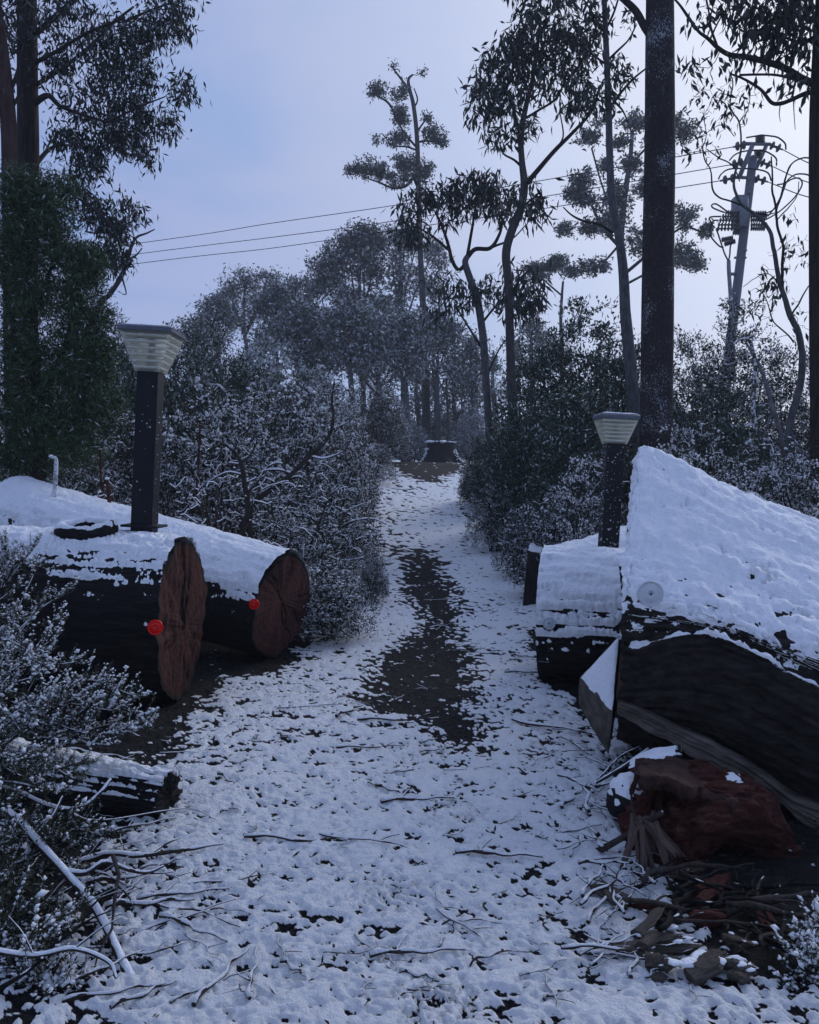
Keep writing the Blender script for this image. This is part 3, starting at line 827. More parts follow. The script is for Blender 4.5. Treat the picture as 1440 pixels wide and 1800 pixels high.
# step of timber left on the sawn end, snow on its slope
def hull_block(name, top, bot, mat, parent, base, seed, sub=12, amp=.01):
    """prism between two polygons of equal length, sides subdivided and roughened"""
    top, bot = np.array(top), np.array(bot); k = len(top)
    ring_t = np.vstack([smooth_poly(np.array([top[i], top[(i + 1) % k]]), sub + 1)[:-1] for i in range(k)])
    ring_b = np.vstack([smooth_poly(np.array([bot[i], bot[(i + 1) % k]]), sub + 1)[:-1] for i in range(k)])
    n = len(ring_t); rows = 14
    t = np.linspace(0, 1, rows)[:, None, None]
    S = ring_t[None] * (1 - t) + ring_b[None] * t
    ct, cb = ring_t.mean(0), ring_b.mean(0)
    capn = 6; tt = np.linspace(0, 1, capn)[:-1, None, None]
    topc = ct + (ring_t - ct)[None] * tt; botc = cb + (ring_b - cb)[None] * tt[::-1]
    V = np.concatenate([topc, S, botc], 0)
    cc = V.mean((0, 1)); V = V + nrm(V - cc) * (amp * fbm(V * 22, 4, seed))[..., None] - base
    mb = MB(); mb.add(V.reshape(-1, 3), grid_faces(V.shape[0], n, True), rad=np.tile(np.linspace(0, 1, n), V.shape[0]))
    return mb.build(name, mat, parent), topc, S
a, b, c = P(1089, 1116, 4.35), P(1019, 1192, 4.42), P(1076, 1262, 4.12)
a2, b2, c2 = P(1086, 1230, 4.55), P(1016, 1236, 4.45), P(1070, 1328, 4.16)
hull_block('timber_step', [a, b, c], [a2, b2, c2], WOOD_GREY, LR, base_r, 5)
# snow slab on the step
def snow_patch(name, poly, h, parent, base, seed, mat=None):
    poly = np.array(poly); k = len(poly); sub = 14
    ring = np.vstack([smooth_poly(np.array([poly[i], poly[(i + 1) % k]]), sub + 1)[:-1] for i in range(k)])
    ct = ring.mean(0); n = len(ring); rows = 10
    tt = np.linspace(0, 1, rows)[:, None, None]
    V = ct + (ring - ct)[None] * tt
    hh = h * (1 - tt[..., 0] ** 4) * (1 + .3 * fbm(V * 18, 3, seed)) - .004
    V = V + np.array([0, 0, 1.0]) * hh[..., None] + (ring - ct)[None] * (.05 * fbm(V * 14, 2, seed + 2) * tt[..., 0])[..., None] - base
    mb = MB(); mb.add(V.reshape(-1, 3), grid_faces(rows, n, True)[:, ::-1]); return mb.build(name, mat or SNOW, parent)
snow_patch('snow', [a + (a - c) * .0, b, c + (a - c) * .06], .035, LR, base_r, 9)
# long peeling strips of grey bark along the underside
for k, (offs, wd, sd_) in enumerate([(0, 34, 1), (26, 22, 2), (52, 16, 3)]):
    e1 = [P(1086 + offs, 1238 + offs * .2, 3.98), P(1150 + offs, 1262 + offs * .5, 3.86), P(1230 + offs, 1300 + offs * .5, 3.76), P(1320 + offs * .8, 1352 + offs * .5, 3.62), P(1400, 1402 + offs * .4, 3.55), P(1475, 1440 + offs * .3, 3.5)]
    e2 = [p + np.array([0, -.015 + .02 * math.sin(i * 2 + sd_), -(wd * (.35 + .65 * math.sin((i + .6) / 6 * 3.0)) / FPX * 3.8)]) for i, p in enumerate(e1)]
    rough_slab('bark_strip', (e1, e2), (.02, .05, .01), WOOD_GREY, LR, base_r, n=160, m=16, seed=70 + k, amp=.016)

# ------------------------------------------------------------------ lamp posts
def m_lens():
    m, nt, n, l, b = mat_new('frosted_lamp_lens')
    x = noise_node(nt, 30, 3, .5)
    r = ramp(nt, x.outputs['Fac'], [(.3, (.74, .74, .66)), (.7, (.86, .86, .80))])
    l.new(r.outputs['Color'], b.inputs['Base Color']); b.inputs['Roughness'].default_value = .35
    tr = n.new('ShaderNodeBsdfTranslucent'); l.new(r.outputs['Color'], tr.inputs['Color'])
    tp = n.new('ShaderNodeBsdfTransparent'); tp.inputs['Color'].default_value = (.85, .86, .82, 1)
    m1 = n.new('ShaderNodeMixShader'); m1.inputs[0].default_value = .8; l.new(b.outputs[0], m1.inputs[1]); l.new(tr.outputs[0], m1.inputs[2])
    m2 = n.new('ShaderNodeMixShader'); m2.inputs[0].default_value = .55; l.new(m1.outputs[0], m2.inputs[1]); l.new(tp.outputs[0], m2.inputs[2])
    l.new(m2.outputs[0], n['Material Output'].inputs['Surface'])
    return m
LENS = m_lens()
LOUVRE = m_simple('lamp_louvre_plastic', (.90, .89, .80), .4, .1, 30, 0, None, .4)
CORE = m_simple('lamp_core', (.16, .17, .18), .5, .3, 20, 0)
CAPM = m_simple('lamp_cap_grey', (.10, .115, .14), .45, .25, 40, .0005, None, .4)

def sq_ring(zr, bev=.12):
    """profile rows (z, half-width) -> square-section lathe with rounded corners"""
    rows = []
    for z, h in zr:
        c = h * bev; pts = []
        for sx, sy, a0 in ((1, 1, 0), (-1, 1, 90), (-1, -1, 180), (1, -1, 270)):
            for a in (0, 30, 60, 90):
                an = math.radians(a0 + a); pts.append((sx * (h - c) + c * math.cos(an), sy * (h - c) + c * math.sin(an), z))
        rows.append(pts)
    return np.array(rows)

def lathe_sq(name, zr, mat, parent, bev=.12, smooth=False, cap=True):
    V = sq_ring(zr, bev); nr, k = V.shape[:2]
    fs = [grid_faces(nr, k, True)]
    if cap: fs += [np.arange(k)[None, ::-1], (np.arange(k) + (nr - 1) * k)[None]]
    mb = MB(); mb.add(V.reshape(-1, 3), fs); return mb.build(name, mat, parent, smooth)

def lamp_post(label, loc, w, H, head, lean, rz, snow_specks, seed):
    t = empty('lamp_post', loc, label, 'lamp post'); t.rotation_euler = (lean[1], lean[0], rz)
    lathe_sq('post', [(-.12, w / 2), (H, w / 2)], PAINT_BLACK, t, .06)
    lathe_sq('base_plate', [(-.004, w * .86), (.010, w * .86), (.012, w * .82)], PAINT_BLACK, t, .05)
    hb, ht, hh = head
    z0 = H
    lathe_sq('collar', [(z0, hb * .80), (z0 + .03, hb * .80)], CORE, t, .06)
    lathe_sq('lens', [(z0 - .004, hb), (z0 + .01, hb + .004), (z0 + hh, ht)], LENS, t, .05, cap=False)
    n = 6
    for k in range(n):
        f = (k + .55) / (n + .35); z = z0 + hh * f; h = hb + (ht - hb) * f
        # louvre: a thin square frame just inside the lens
        V = np.concatenate([sq_ring([(z + .010, h * .97)], .05), sq_ring([(z, h * .97)], .05), sq_ring([(z - .006, h * .80)], .05), sq_ring([(z + .000, h * .80)], .05)])
        kk = V.shape[1]; a = np.arange(4 * kk).reshape(4, kk); F = []
        for r in range(4):
            A, B = a[r], a[(r + 1) % 4]; F.append(np.stack([A, np.roll(A, -1), np.roll(B, -1), B], -1))
        mb = MB(); mb.add(V.reshape(-1, 3), F); mb.build('louvre', LOUVRE, t, False)
    # lamp holder seen through the lens
    a = np.linspace(0, 2 * math.pi, 18, endpoint=False)
    prof = [(z0, .62 * hb), (z0 + .3 * hh, .38 * hb), (z0 + .62 * hh, .26 * hb), (z0 + hh, .26 * hb)]
    V = np.array([[(r * math.cos(x), r * math.sin(x), z) for x in a] for z, r in prof])
    mb = MB(); mb.add(V.reshape(-1, 3), grid_faces(4, 18, True)); mb.build('lamp_holder', CORE, t)
    lathe_sq('cap', [(z0 + hh - .006, ht * 1.0), (z0 + hh - .002, ht * 1.045), (z0 + hh + .022, ht * 1.05), (z0 + hh + .036, ht * .9)], CAPM, t, .08)
    # snow on the cap, thin and uneven
    rg = np.random.default_rng(seed)
    n = 26; u = np.linspace(-1, 1, n); X, Yg = np.meshgrid(u, u)
    ed = np.maximum(np.abs(X), np.abs(Yg))
    zz = z0 + hh + .030 + .015 * (1 - ed ** 6) * (1 + .5 * fbm(np.stack([X * 3, Yg * 3, 0 * X + seed], -1), 3, seed)) - .012 * (ed > .98)
    mb = MB(); mb.add(np.stack([X * ht * .99, Yg * ht * .99, zz], -1).reshape(-1, 3), grid_faces(n, n)[:, ::-1]); mb.build('cap_snow', SNOW, t)
    # flecks of snow stuck to the post
    fl = MB(); K = snow_specks
    z = rg.random(K) * H * .96 + .01; side = rg.integers(0, 4, K); q = (rg.random(K) - .5) * w * .9
    ctr = np.where((side % 2 == 0)[:, None], np.stack([q, np.where(side == 0, -1, 1) * w / 2, z], -1), np.stack([np.where(side == 1, -1, 1) * w / 2, q, z], -1))
    blobs_mesh(fl, ctr, np.exp(rg.normal(-5.75, .45, K)), rg, OCT, 1.0, .2)
    fl.build('snow_fleck', SNOW_FINE, t)['kind'] = 'stuff'
    return t
lp = P(249, 918, 5.62)
lamp_post('tall lamp post with flared head on the thick red-ended log', (lp[0], 5.68, lp[2] - .03), .146, 1.06, (.085, .175, .262), (.055, .0), 0.0, 60, 3)
rp = P(1069, 958, 6.42)
lamp_post('smaller lamp post with flared head beside the huge snow-sheeted log', (rp[0], 6.42, rp[2] - .035), .135, .83, (.080, .145, .19), (.05, .0), 0.0, 330, 5)

# ------------------------------------------------------------------ plants: growing twigs towards leaf tufts
def grow(nodes, nrad, targets, rg, tip=.003, k=.014, wig=.14, npt=5, sag=0.0):
    """attach every target to the nearest wood, nearest first; returns curves (M,npt,3) and radii"""
    nodes = np.array(nodes, float); nrad = np.array(nrad, float)
    M = len(targets)
    cap = len(nodes) + M * (npt - 1)
    N = np.zeros((cap, 3)); Rr = np.zeros(cap); n = len(nodes); N[:n] = nodes; Rr[:n] = nrad
    d0 = np.array([((nodes - t) ** 2).sum(1).min() for t in targets]) if M else np.zeros(0)
    order = np.argsort(d0)
    curves = np.zeros((M, npt, 3)); rad = np.zeros((M, npt)); tt = np.linspace(0, 1, npt)
    for m, ti in enumerate(order):
        t = targets[ti]
        d = ((N[:n] - t) ** 2).sum(1)
        # prefer wood that lies lower than the tuft
        d = d + .6 * np.maximum(0, N[:n, 2] - t[2]) ** 2
        j = int(d.argmin()); p = N[j]; L = math.sqrt(max(1e-9, ((p - t) ** 2).sum()))
        c = p + (t - p) * tt[:, None]
        w = rg.normal(size=(2, 3)) * wig * L
        c += np.sin(tt * math.pi)[:, None] * w[0] + (np.sin(tt * 2 * math.pi) * .6)[:, None] * w[1]
        c[:, 2] += sag * L * np.sin(tt * math.pi)
        r0 = min(Rr[j] * .75, tip + k * L); r0 = max(r0, tip)
        r = r0 + (tip - r0) * tt
        curves[m] = c; rad[m] = r
        N[n:n + npt - 1] = c[1:]; Rr[n:n + npt - 1] = r[1:]; n += npt - 1
    return curves, rad

def blob_points(blobs, Y, rg, depth=.8):
    out = []
    for bl in blobs:
        px, py, rx, ry, n = bl[:5]; dy = bl[5] if len(bl) > 5 else 0
        c = P(px, py, Y + dy); s = (Y + dy) / FPX
        q = nrm(rg.normal(size=(n, 3))) * (rg.random((n, 1)) ** (1 / 2.3))
        q *= 1 + .25 * rg.normal(size=(n, 1)).clip(-1.5, 1.5)
        out.append(c + q * np.array([rx * s, (rx + ry) * .5 * depth * s, ry * s]))
    return np.vstack(out)

def tree(name, label, Y, stems, blobs, leaf=None, bark=None, twig=None, cat='tree', group=None, seed=0, tufts=None,
         L=.13, W=.03, per=12, spread=.12, droop=.8, frost=.0, frost_p=.0, tip=.004, k=.016, sides=9, rough=.10, base_ground=True, snowy=False, depth=.8, sag=.0, wig=.14, wob=0.0, thin=1.0):
    """stems: polylines of (px, py, width_px[, dY]); the first is the trunk and runs down to the ground"""
    rg = np.random.default_rng(seed)
    lines = []
    for si, st in enumerate(stems):
        pts = [np.append(P(q[0], q[1], Y + (q[3] if len(q) > 3 else 0)), q[2] * .5 / FPX * Y) for q in st]
        if si == 0 and base_ground:
            b = pts[0].copy(); gz = float(G(b[0], b[1])) - .15
            if b[2] > gz + .1:
                b0 = b.copy(); b0[2] = gz; b0[3] *= 1.25; pts = [b0] + pts
        ln_ = smooth_poly(np.array(pts), max(12, len(pts) * 6)); ln_[:, 3] *= thin
        if wob: ln_[:, :3] += wob * np.stack([fbm(ln_[:, :3] * 5 + 3 * c_, 3, seed + c_) for c_ in range(3)], -1)
        lines.append(ln_)
    o0 = lines[0][0, :3].copy()
    t = empty(name, o0, label, cat, group)
    mb = MB(); l0 = lines[0]; tube(mb, l0[:, :3] - o0, np.maximum(l0[:, 3], .004), sides if l0[:, 3].max() > .03 else 6, rough, seed)
    mb.build('trunk', bark or BARK_GREY, t)
    br = MB(); nodes = [l0[:, :3]]; rads = [l0[:, 3]]
    for l in lines[1:]:
        tube(br, l[:, :3] - o0, np.maximum(l[:, 3], .003), 6, rough * .7, seed + 1); nodes.append(l[:, :3]); rads.append(l[:, 3])
    tg = None
    if blobs:
        tg = blob_points(blobs, Y, rg, depth)
        # the lower third of a trunk carries no foliage
        allr = np.concatenate(rads); alln = np.vstack(nodes)
        cut = l0[:, :3][int(len(l0) * .35), 2]
        ok = alln[:, 2] > min(cut, tg[:, 2].min() + .3)
        curves, rad = grow(alln[ok], allr[ok], tg, rg, tip, k, wig, 5, sag)
        V, F = tube_batch(curves - o0, rad, 3, cap=False); br.add(V, F)
    if br.n: br.build('branches', twig or TWIG, t)
    if snowy:
        sn = MB()
        for l in lines:
            T = nrm(np.gradient(l[:, :3], axis=0)); hz = np.clip(1.25 - np.abs(T[:, 2]), .12, 1)
            tube(sn, l[:, :3] - o0 + np.array([0, 0, 1.0]) * (l[:, 3] * .5)[:, None], l[:, 3] * hz * 1.0 + .0006, 6, .25, seed + 5)
        if blobs:
            q = curves - o0; hz = 1.15 - np.abs(nrm(q[:, -1] - q[:, 0])[:, 2]); V, F = tube_batch(q + np.array([0, 0, 1.0]) * (rad * .7)[..., None], rad * np.clip(hz, .1, 1)[:, None] * 1.1, 4); sn.add(V, F)
        sn.build('snow', SNOW_FINE, t)
    if blobs and leaf is not None and per > 0:
        ends = curves[:, -1] - o0; K = len(ends)
        # tufts at tips and along the outer part of the twigs
        src = np.concatenate([ends, curves[:, -2] - o0])
        src = src[rg.random(len(src)) < np.concatenate([np.ones(K), np.full(K, .45)])]
        base = np.repeat(src, per, axis=0) + rg.normal(size=(len(src) * per, 3)) * spread * np.array([1, 1, .8])
        d = rg.normal(size=base.shape) * (1 - droop * .55); d[:, 2] -= droop
        n = len(base)
        fr = np.where(rg.random(n) < frost_p, frost * rg.random(n), 0)
        lb = MB(); leaf_quads(lb, base, d, L * (.65 + .7 * rg.random(n)), W * (.7 + .6 * rg.random(n)), rg, fr, bend=.05)
        lb.build('crown', leaf, t, False)
    return t, lines

# --- left gums
tree('gum_tree', 'tall dark gum trunk with a wide drooping crown over the lamp with the red-ended log', 11.0,
     [[(48, 620, 36), (50, 310, 35), (49, 150, 33), (48, 0, 31), (46, -160, 27), (50, -330, 20)],
      [(62, 180, 12), (85, 168, 9, -.3), (105, 186, 7, -.4), (140, 200, 5, -.5), (190, 215, 4, -.6)], [(62, 150, 9), (110, 120, 7, .3), (160, 80, 6, .5), (200, 40, 5, .6), (235, 12, 4, .7)],
      [(62, 60, 10), (120, 10, 8), (190, -40, 6), (260, -60, 4)], [(62, 290, 9), (90, 260, 6, .3), (120, 255, 4, .5)], [(62, 110, 8, 0), (100, 90, 6, -.6), (150, 60, 5, -1), (220, 30, 3, -1.2)],
      [(60, 330, 8), (100, 330, 6, -.4), (140, 350, 5, -.5), (190, 390, 4, -.6), (215, 440, 3, -.5)],
      [(215, 40, 5), (260, 20, 4), (300, 5, 3)], [(190, 215, 4, -.6), (240, 190, 3, -.6), (290, 170, 2, -.5)]],
     [(310, 25, 26, 50, 30), (270, 50, 40, 40, 34), (220, 70, 50, 40, 40), (160, 55, 50, 45, 36), (110, 105, 45, 50, 32), (190, 130, 55, 40, 50), (250, 125, 30, 40, 22),
      (318, 150, 16, 30, 14), (292, 212, 16, 26, 12), (235, 190, 45, 35, 44), (160, 190, 45, 35, 34), (210, 240, 50, 30, 46), (130, 245, 45, 35, 34), (255, 255, 22, 36, 16), (165, 285, 40, 25, 20),
      (100, 20, 60, 40, 26), (20, 60, 30, 60, 20), (130, 330, 40, 40, 30), (175, 370, 38, 36, 26), (205, 400, 36, 40, 30), (235, 375, 16, 24, 8), (205, 455, 28, 32, 18), (170, 450, 30, 30, 14), (330, -60, 40, 60, 18), (240, -60, 80, 50, 40), (110, -80, 80, 60, 30)],
     LEAF_GUM, BARK_BROWN, TWIG, seed=1, L=.115, W=.028, per=10, spread=.085, droop=.85, frost=.5, frost_p=.10)
tree('gum_tree', 'reddish leaning gum trunk cut by the left edge of the photo', 10.0,
     [[(22, 620, 28), (18, 300, 26), (14, 200, 25), (2, 80, 22), (-14, -40, 18), (-24, -160, 14)], [(16, 165, 8), (28, 135, 6), (34, 110, 4), (40, 80, 3)], [(20, 190, 7), (32, 170, 5), (36, 150, 3)]],
     [(-20, 60, 40, 50, 20), (10, -40, 50, 50, 24), (-40, 160, 40, 50, 18)], LEAF_GUM, m_simple('reddish_gum_bark', (.06, .034, .030), .85, .4, 20, .01, (1, 1, .2), .2), TWIG, seed=2, L=.12, W=.03, per=13, spread=.13, droop=.8)
tree('dead_branch_tree', 'bare grey dead branch curving up against the sky between gum and power lines', 12.0,
     [[(150, 640, 12), (172, 545, 10), (195, 515, 8), (214, 485, 8), (226, 450, 7), (233, 428, 5), (242, 416, 4), (258, 410, 3), (272, 403, 2)], [(224, 458, 5), (240, 448, 3), (250, 436, 2)], [(214, 485, 4), (222, 515, 2), (215, 517, 2)], [(230, 440, 4), (236, 420, 2), (232, 400, 1.5)]],
     None, None, BARK_PALE, BARK_PALE, seed=3, cat='dead tree')
# --- dense dark tea tree at the left
tree('tea_tree', 'dense dark green fine-leaved tea tree filling the left edge', 8.3,
     [[(70, 840, 24), (66, 700, 20), (58, 560, 16), (48, 440, 12), (40, 340, 7)], [(66, 720, 12), (110, 620, 9), (140, 520, 6), (150, 470, 4)], [(62, 640, 10), (20, 560, 8), (0, 450, 6)], [(68, 760, 10), (120, 720, 7), (170, 660, 4)], [(58, 560, 8), (90, 470, 6), (100, 400, 4)], [(66, 740, 9), (10, 700, 6), (-40, 640, 5)]],
     [(20, 335, 36, 34, 60), (55, 345, 34, 36, 60), (85, 390, 44, 44, 90), (30, 430, 60, 55, 110), (115, 450, 46, 44, 90), (135, 515, 44, 44, 90), (60, 530, 70, 60, 140), (150, 585, 42, 50, 90), (40, 630, 75, 60, 150), (130, 660, 60, 55, 130), (175, 640, 26, 40, 40), (-30, 500, 50, 90, 70), (60, 730, 80, 55, 130), (-20, 700, 60, 80, 70), (150, 735, 45, 50, 70), (50, 800, 80, 45, 90), (130, 790, 60, 45, 70), (-40, 790, 60, 60, 50), (185, 570, 20, 40, 30), (180, 700, 40, 60, 70), (100, 340, 26, 30, 30), (160, 470, 26, 36, 40)],
     LEAF_TEA, BARK_BROWN, TWIG, seed=4, L=.062, W=.011, per=26, spread=.055, droop=-.35, frost=.9, frost_p=.05, tip=.003, k=.012)

# --- centre trees
tree('slender_tree', 'slender straight tree with layered tufts standing alone above the forest', 38,
     [[(749, 690, 13), (744, 540, 11), (739, 440, 10), (736, 330, 9), (733, 240, 8), (727, 185, 7), (721, 160, 6), (718, 140, 5), (726, 131, 3)],
      [(735, 300, 5), (715, 326, 5), (690, 330, 4), (665, 320, 3), (640, 312, 2)], [(733, 260, 4), (712, 235, 4), (700, 215, 3), (686, 185, 4), (670, 172, 3), (655, 165, 2)], [(720, 160, 5), (706, 140, 4), (694, 124, 3), (688, 114, 2)], [(733, 232, 4), (745, 215, 3), (752, 205, 2)], [(734, 250, 4), (750, 248, 3), (775, 250, 2)], [(735, 265, 3), (715, 258, 3), (690, 255, 2), (672, 235, 2)], [(728, 190, 3), (734, 175, 3), (728, 155, 2)]],
     [(664, 157, 15, 13, 40), (700, 165, 16, 10, 16), (712, 155, 8, 10, 10), (704, 203, 14, 22, 50), (700, 245, 20, 14, 44), (760, 236, 18, 20, 56), (778, 248, 12, 8, 18), (750, 208, 8, 6, 10), (662, 247, 8, 10, 8), (620, 300, 14, 12, 26), (645, 296, 26, 18, 50), (668, 305, 20, 16, 36), (715, 290, 26, 24, 80), (742, 300, 20, 22, 60), (700, 318, 24, 12, 30), (690, 116, 10, 8, 4), (742, 127, 8, 4, 4)],
     LEAF_FAR, BARK_GREY, TWIG, seed=5, L=.16, W=.065, per=10, spread=.10, droop=.1, frost=.4, frost_p=.2, tip=.012, k=.02)
tree('gum_tree', 'young curved gum with forked crown of hanging leaves near the path crest', 16,
     [[(862, 800, 15), (856, 690, 14), (850, 600, 14), (840, 530, 13), (826, 488, 12), (818, 462, 11), (822, 450, 9)],
      [(818, 466, 9), (806, 474, 7), (795, 458, 7), (788, 430, 6), (778, 400, 5), (765, 372, 4)], [(822, 452, 9), (836, 438, 8), (862, 436, 7), (878, 412, 6), (884, 385, 5)], [(820, 460, 7), (826, 425, 6), (832, 390, 5), (838, 350, 4)], [(790, 440, 5), (760, 415, 4), (735, 400, 3)],
      [(846, 570, 5), (870, 540, 4), (900, 510, 3)], [(852, 620, 5), (830, 585, 4), (805, 545, 3)], [(856, 660, 4), (880, 610, 3), (905, 580, 2)], [(866, 434, 5), (900, 420, 3), (925, 395, 2)]],
     [(740, 350, 26, 22, 22), (715, 380, 20, 30, 22), (735, 415, 34, 26, 28), (770, 345, 26, 22, 26), (800, 330, 26, 22, 28), (840, 322, 32, 24, 44), (866, 340, 26, 30, 36), (825, 360, 30, 22, 24), (885, 360, 22, 34, 22), (795, 375, 24, 20, 12), (780, 505, 30, 26, 20), (810, 525, 34, 24, 24), (850, 500, 26, 26, 16), (770, 540, 24, 20, 10), (905, 490, 26, 30, 20), (880, 520, 24, 24, 14)],
     LEAF_GUM, BARK_PALE, TWIG, seed=6, L=.20, W=.046, per=4, spread=.12, droop=.9, tip=.005, k=.012, frost=.3, frost_p=.06)
tree('gum_tree', 'tall sinuous gum with a big leafy crown right of the path', 14,
     [[(903, 790, 17), (900, 690, 16), (897, 600, 15), (894, 500, 15), (890, 445, 15), (900, 405, 15), (916, 365, 14), (922, 325, 14), (918, 285, 11), (916, 240, 10), (924, 190, 9), (936, 140, 7), (944, 90, 6), (950, 40, 5)],
      [(926, 322, 10), (945, 300, 9), (975, 265, 8), (1010, 230, 6), (1040, 195, 5), (1055, 150, 4)], [(917, 250, 6), (905, 200, 5), (890, 160, 4), (872, 130, 3)], [(924, 300, 5), (905, 282, 4), (885, 270, 3), (878, 250, 2)], [(920, 210, 5), (945, 195, 4), (980, 170, 4), (1000, 120, 3)], [(938, 130, 4), (965, 100, 4), (990, 60, 3)], [(930, 160, 4), (905, 110, 3), (900, 80, 3)], [(896, 520, 5), (915, 490, 4), (935, 470, 3)], [(912, 372, 5), (935, 350, 4), (950, 345, 3)], [(975, 265, 4), (990, 240, 3), (985, 200, 2)]],
     [(925, 55, 34, 30, 34), (905, 95, 32, 34, 36), (870, 120, 28, 32, 26), (850, 150, 24, 26, 20), (838, 195, 14, 20, 10), (870, 180, 30, 28, 24), (878, 245, 20, 18, 12), (900, 160, 30, 30, 26), (950, 90, 36, 36, 34), (990, 55, 32, 36, 34), (1020, 90, 28, 36, 30), (1000, 130, 32, 24, 22), (945, 10, 36, 22, 22), (930, -30, 50, 30, 26), (1000, -20, 50, 40, 36), (1030, 165, 24, 26, 18), (955, 150, 30, 26, 18), (925, 220, 28, 24, 16), (1010, 190, 24, 20, 12), (940, 355, 22, 34, 26), (905, 350, 16, 20, 8), (915, 520, 24, 34, 26), (938, 500, 18, 26, 14), (930, 545, 22, 20, 12)],
     LEAF_GUM, BARK_GREY, TWIG, seed=7, L=.19, W=.045, per=5, spread=.12, droop=.9, tip=.005, k=.012, frost=.3, frost_p=.05)
# --- slim trunk and the big trunk at the right
tree('gum_tree', 'slim snow-flecked trunk just in front of the far pale gum, beside the big trunk', 12.0,
     [[(1122, 800, 22), (1118, 740, 21), (1108, 640, 20), (1100, 560, 19), (1096, 480, 17), (1088, 415, 15), (1076, 350, 14), (1072, 270, 13), (1070, 190, 12), (1067, 110, 11), (1064, 40, 10), (1060, -80, 8)],
      [(1078, 410, 5), (1055, 395, 4), (1025, 388, 4), (1005, 378, 3), (990, 364, 2)], [(1076, 185, 6), (1090, 165, 5), (1112, 140, 4), (1136, 120, 3)], [(1070, 105, 5), (1085, 90, 4), (1105, 70, 3), (1118, 45, 3)], [(1066, 50, 5), (1080, 20, 4), (1092, -20, 3)], [(1064, 60, 4), (1040, 20, 3), (1020, -10, 3)], [(1068, 115, 4), (1040, 95, 3), (1010, 70, 2)], [(1082, 180, 4), (1095, 195, 3), (1104, 215, 2)]],
     [(1085, 125, 16, 16, 8), (1060, 175, 14, 24, 10), (1040, 40, 26, 30, 16), (1020, -30, 50, 30, 20), (1110, 30, 20, 20, 3), (1100, 140, 14, 10, 4)],
     LEAF_GUM, BARK_PALE, TWIG, seed=8, L=.14, W=.035, per=8, spread=.1, droop=.8, tip=.004, k=.012)
tree('gum_tree', 'thick straight dark trunk plastered with snow behind the huge snow-sheeted log', 11.0,
     [[(1153, 830, 62), (1154, 700, 58), (1156, 560, 57), (1158, 400, 55), (1160, 260, 53), (1160, 120, 50), (1160, 0, 47), (1160, -200, 40), (1165, -420, 30)],
      [(1142, 60, 14), (1132, 45, 13), (1118, 20, 12), (1098, 0, 11), (1070, -25, 9), (1040, -60, 7)], [(1175, -60, 12), (1200, -100, 9), (1240, -130, 6)]],
     [(1060, -80, 60, 40, 30), (1250, -150, 60, 50, 30), (1160, -330, 120, 80, 60)], LEAF_GUM, BARK_SNOWY, TWIG, seed=9, L=.14, W=.035, per=9, droop=.8, rough=.09, sides=20)
tree('gum_tree', 'dark trunk at the right edge with long bare limbs reaching in', 8.5,
     [[(1452, 830, 52), (1449, 600, 48), (1447, 400, 46), (1446, 250, 44), (1448, 150, 42), (1455, 0, 38), (1460, -150, 30)],
      [(1436, 150, 14), (1410, 138, 12), (1380, 120, 11), (1345, 108, 10), (1310, 100, 9), (1282, 96, 8), (1262, 84, 7), (1245, 68, 6), (1228, 55, 5), (1210, 30, 5), (1196, 10, 4), (1182, -6, 3)],
      [(1434, 160, 9), (1412, 166, 8), (1390, 176, 7), (1372, 182, 7), (1356, 180, 6), (1338, 158, 5), (1310, 140, 4), (1285, 130, 3)],
      [(1300, 132, 4), (1330, 131, 4), (1365, 132, 4), (1400, 140, 5)], [(1262, 84, 4), (1250, 50, 4), (1246, 20, 3), (1240, -10, 3)], [(1248, 70, 4), (1262, 40, 3), (1280, 10, 3)], [(1360, 115, 4), (1385, 75, 3), (1392, 30, 3), (1410, -10, 2)], [(1310, 100, 3), (1300, 60, 2), (1310, 20, 2)], [(1440, 60, 8), (1410, 75, 6), (1380, 65, 4), (1350, 45, 3)],
      [(1372, 182, 2), (1370, 200, 1.4), (1372, 214, 1)], [(1395, 176, 2), (1396, 200, 1.4), (1398, 228, 1)]],
     [(1330, 40, 40, 30, 18), (1390, 30, 36, 34, 26), (1300, 15, 36, 24, 12), (1420, 90, 24, 26, 10), (1395, 145, 12, 14, 5), (1365, 75, 20, 22, 8), (1250, 25, 24, 24, 5), (1210, 120, 18, 16, 4), (1285, 110, 14, 12, 3), (1400, -30, 60, 30, 26), (1300, -40, 60, 30, 20)],
     LEAF_GUM, BARK_BROWN, TWIG, seed=10, L=.13, W=.036, per=7, spread=.10, droop=.95, tip=.0035, k=.009)
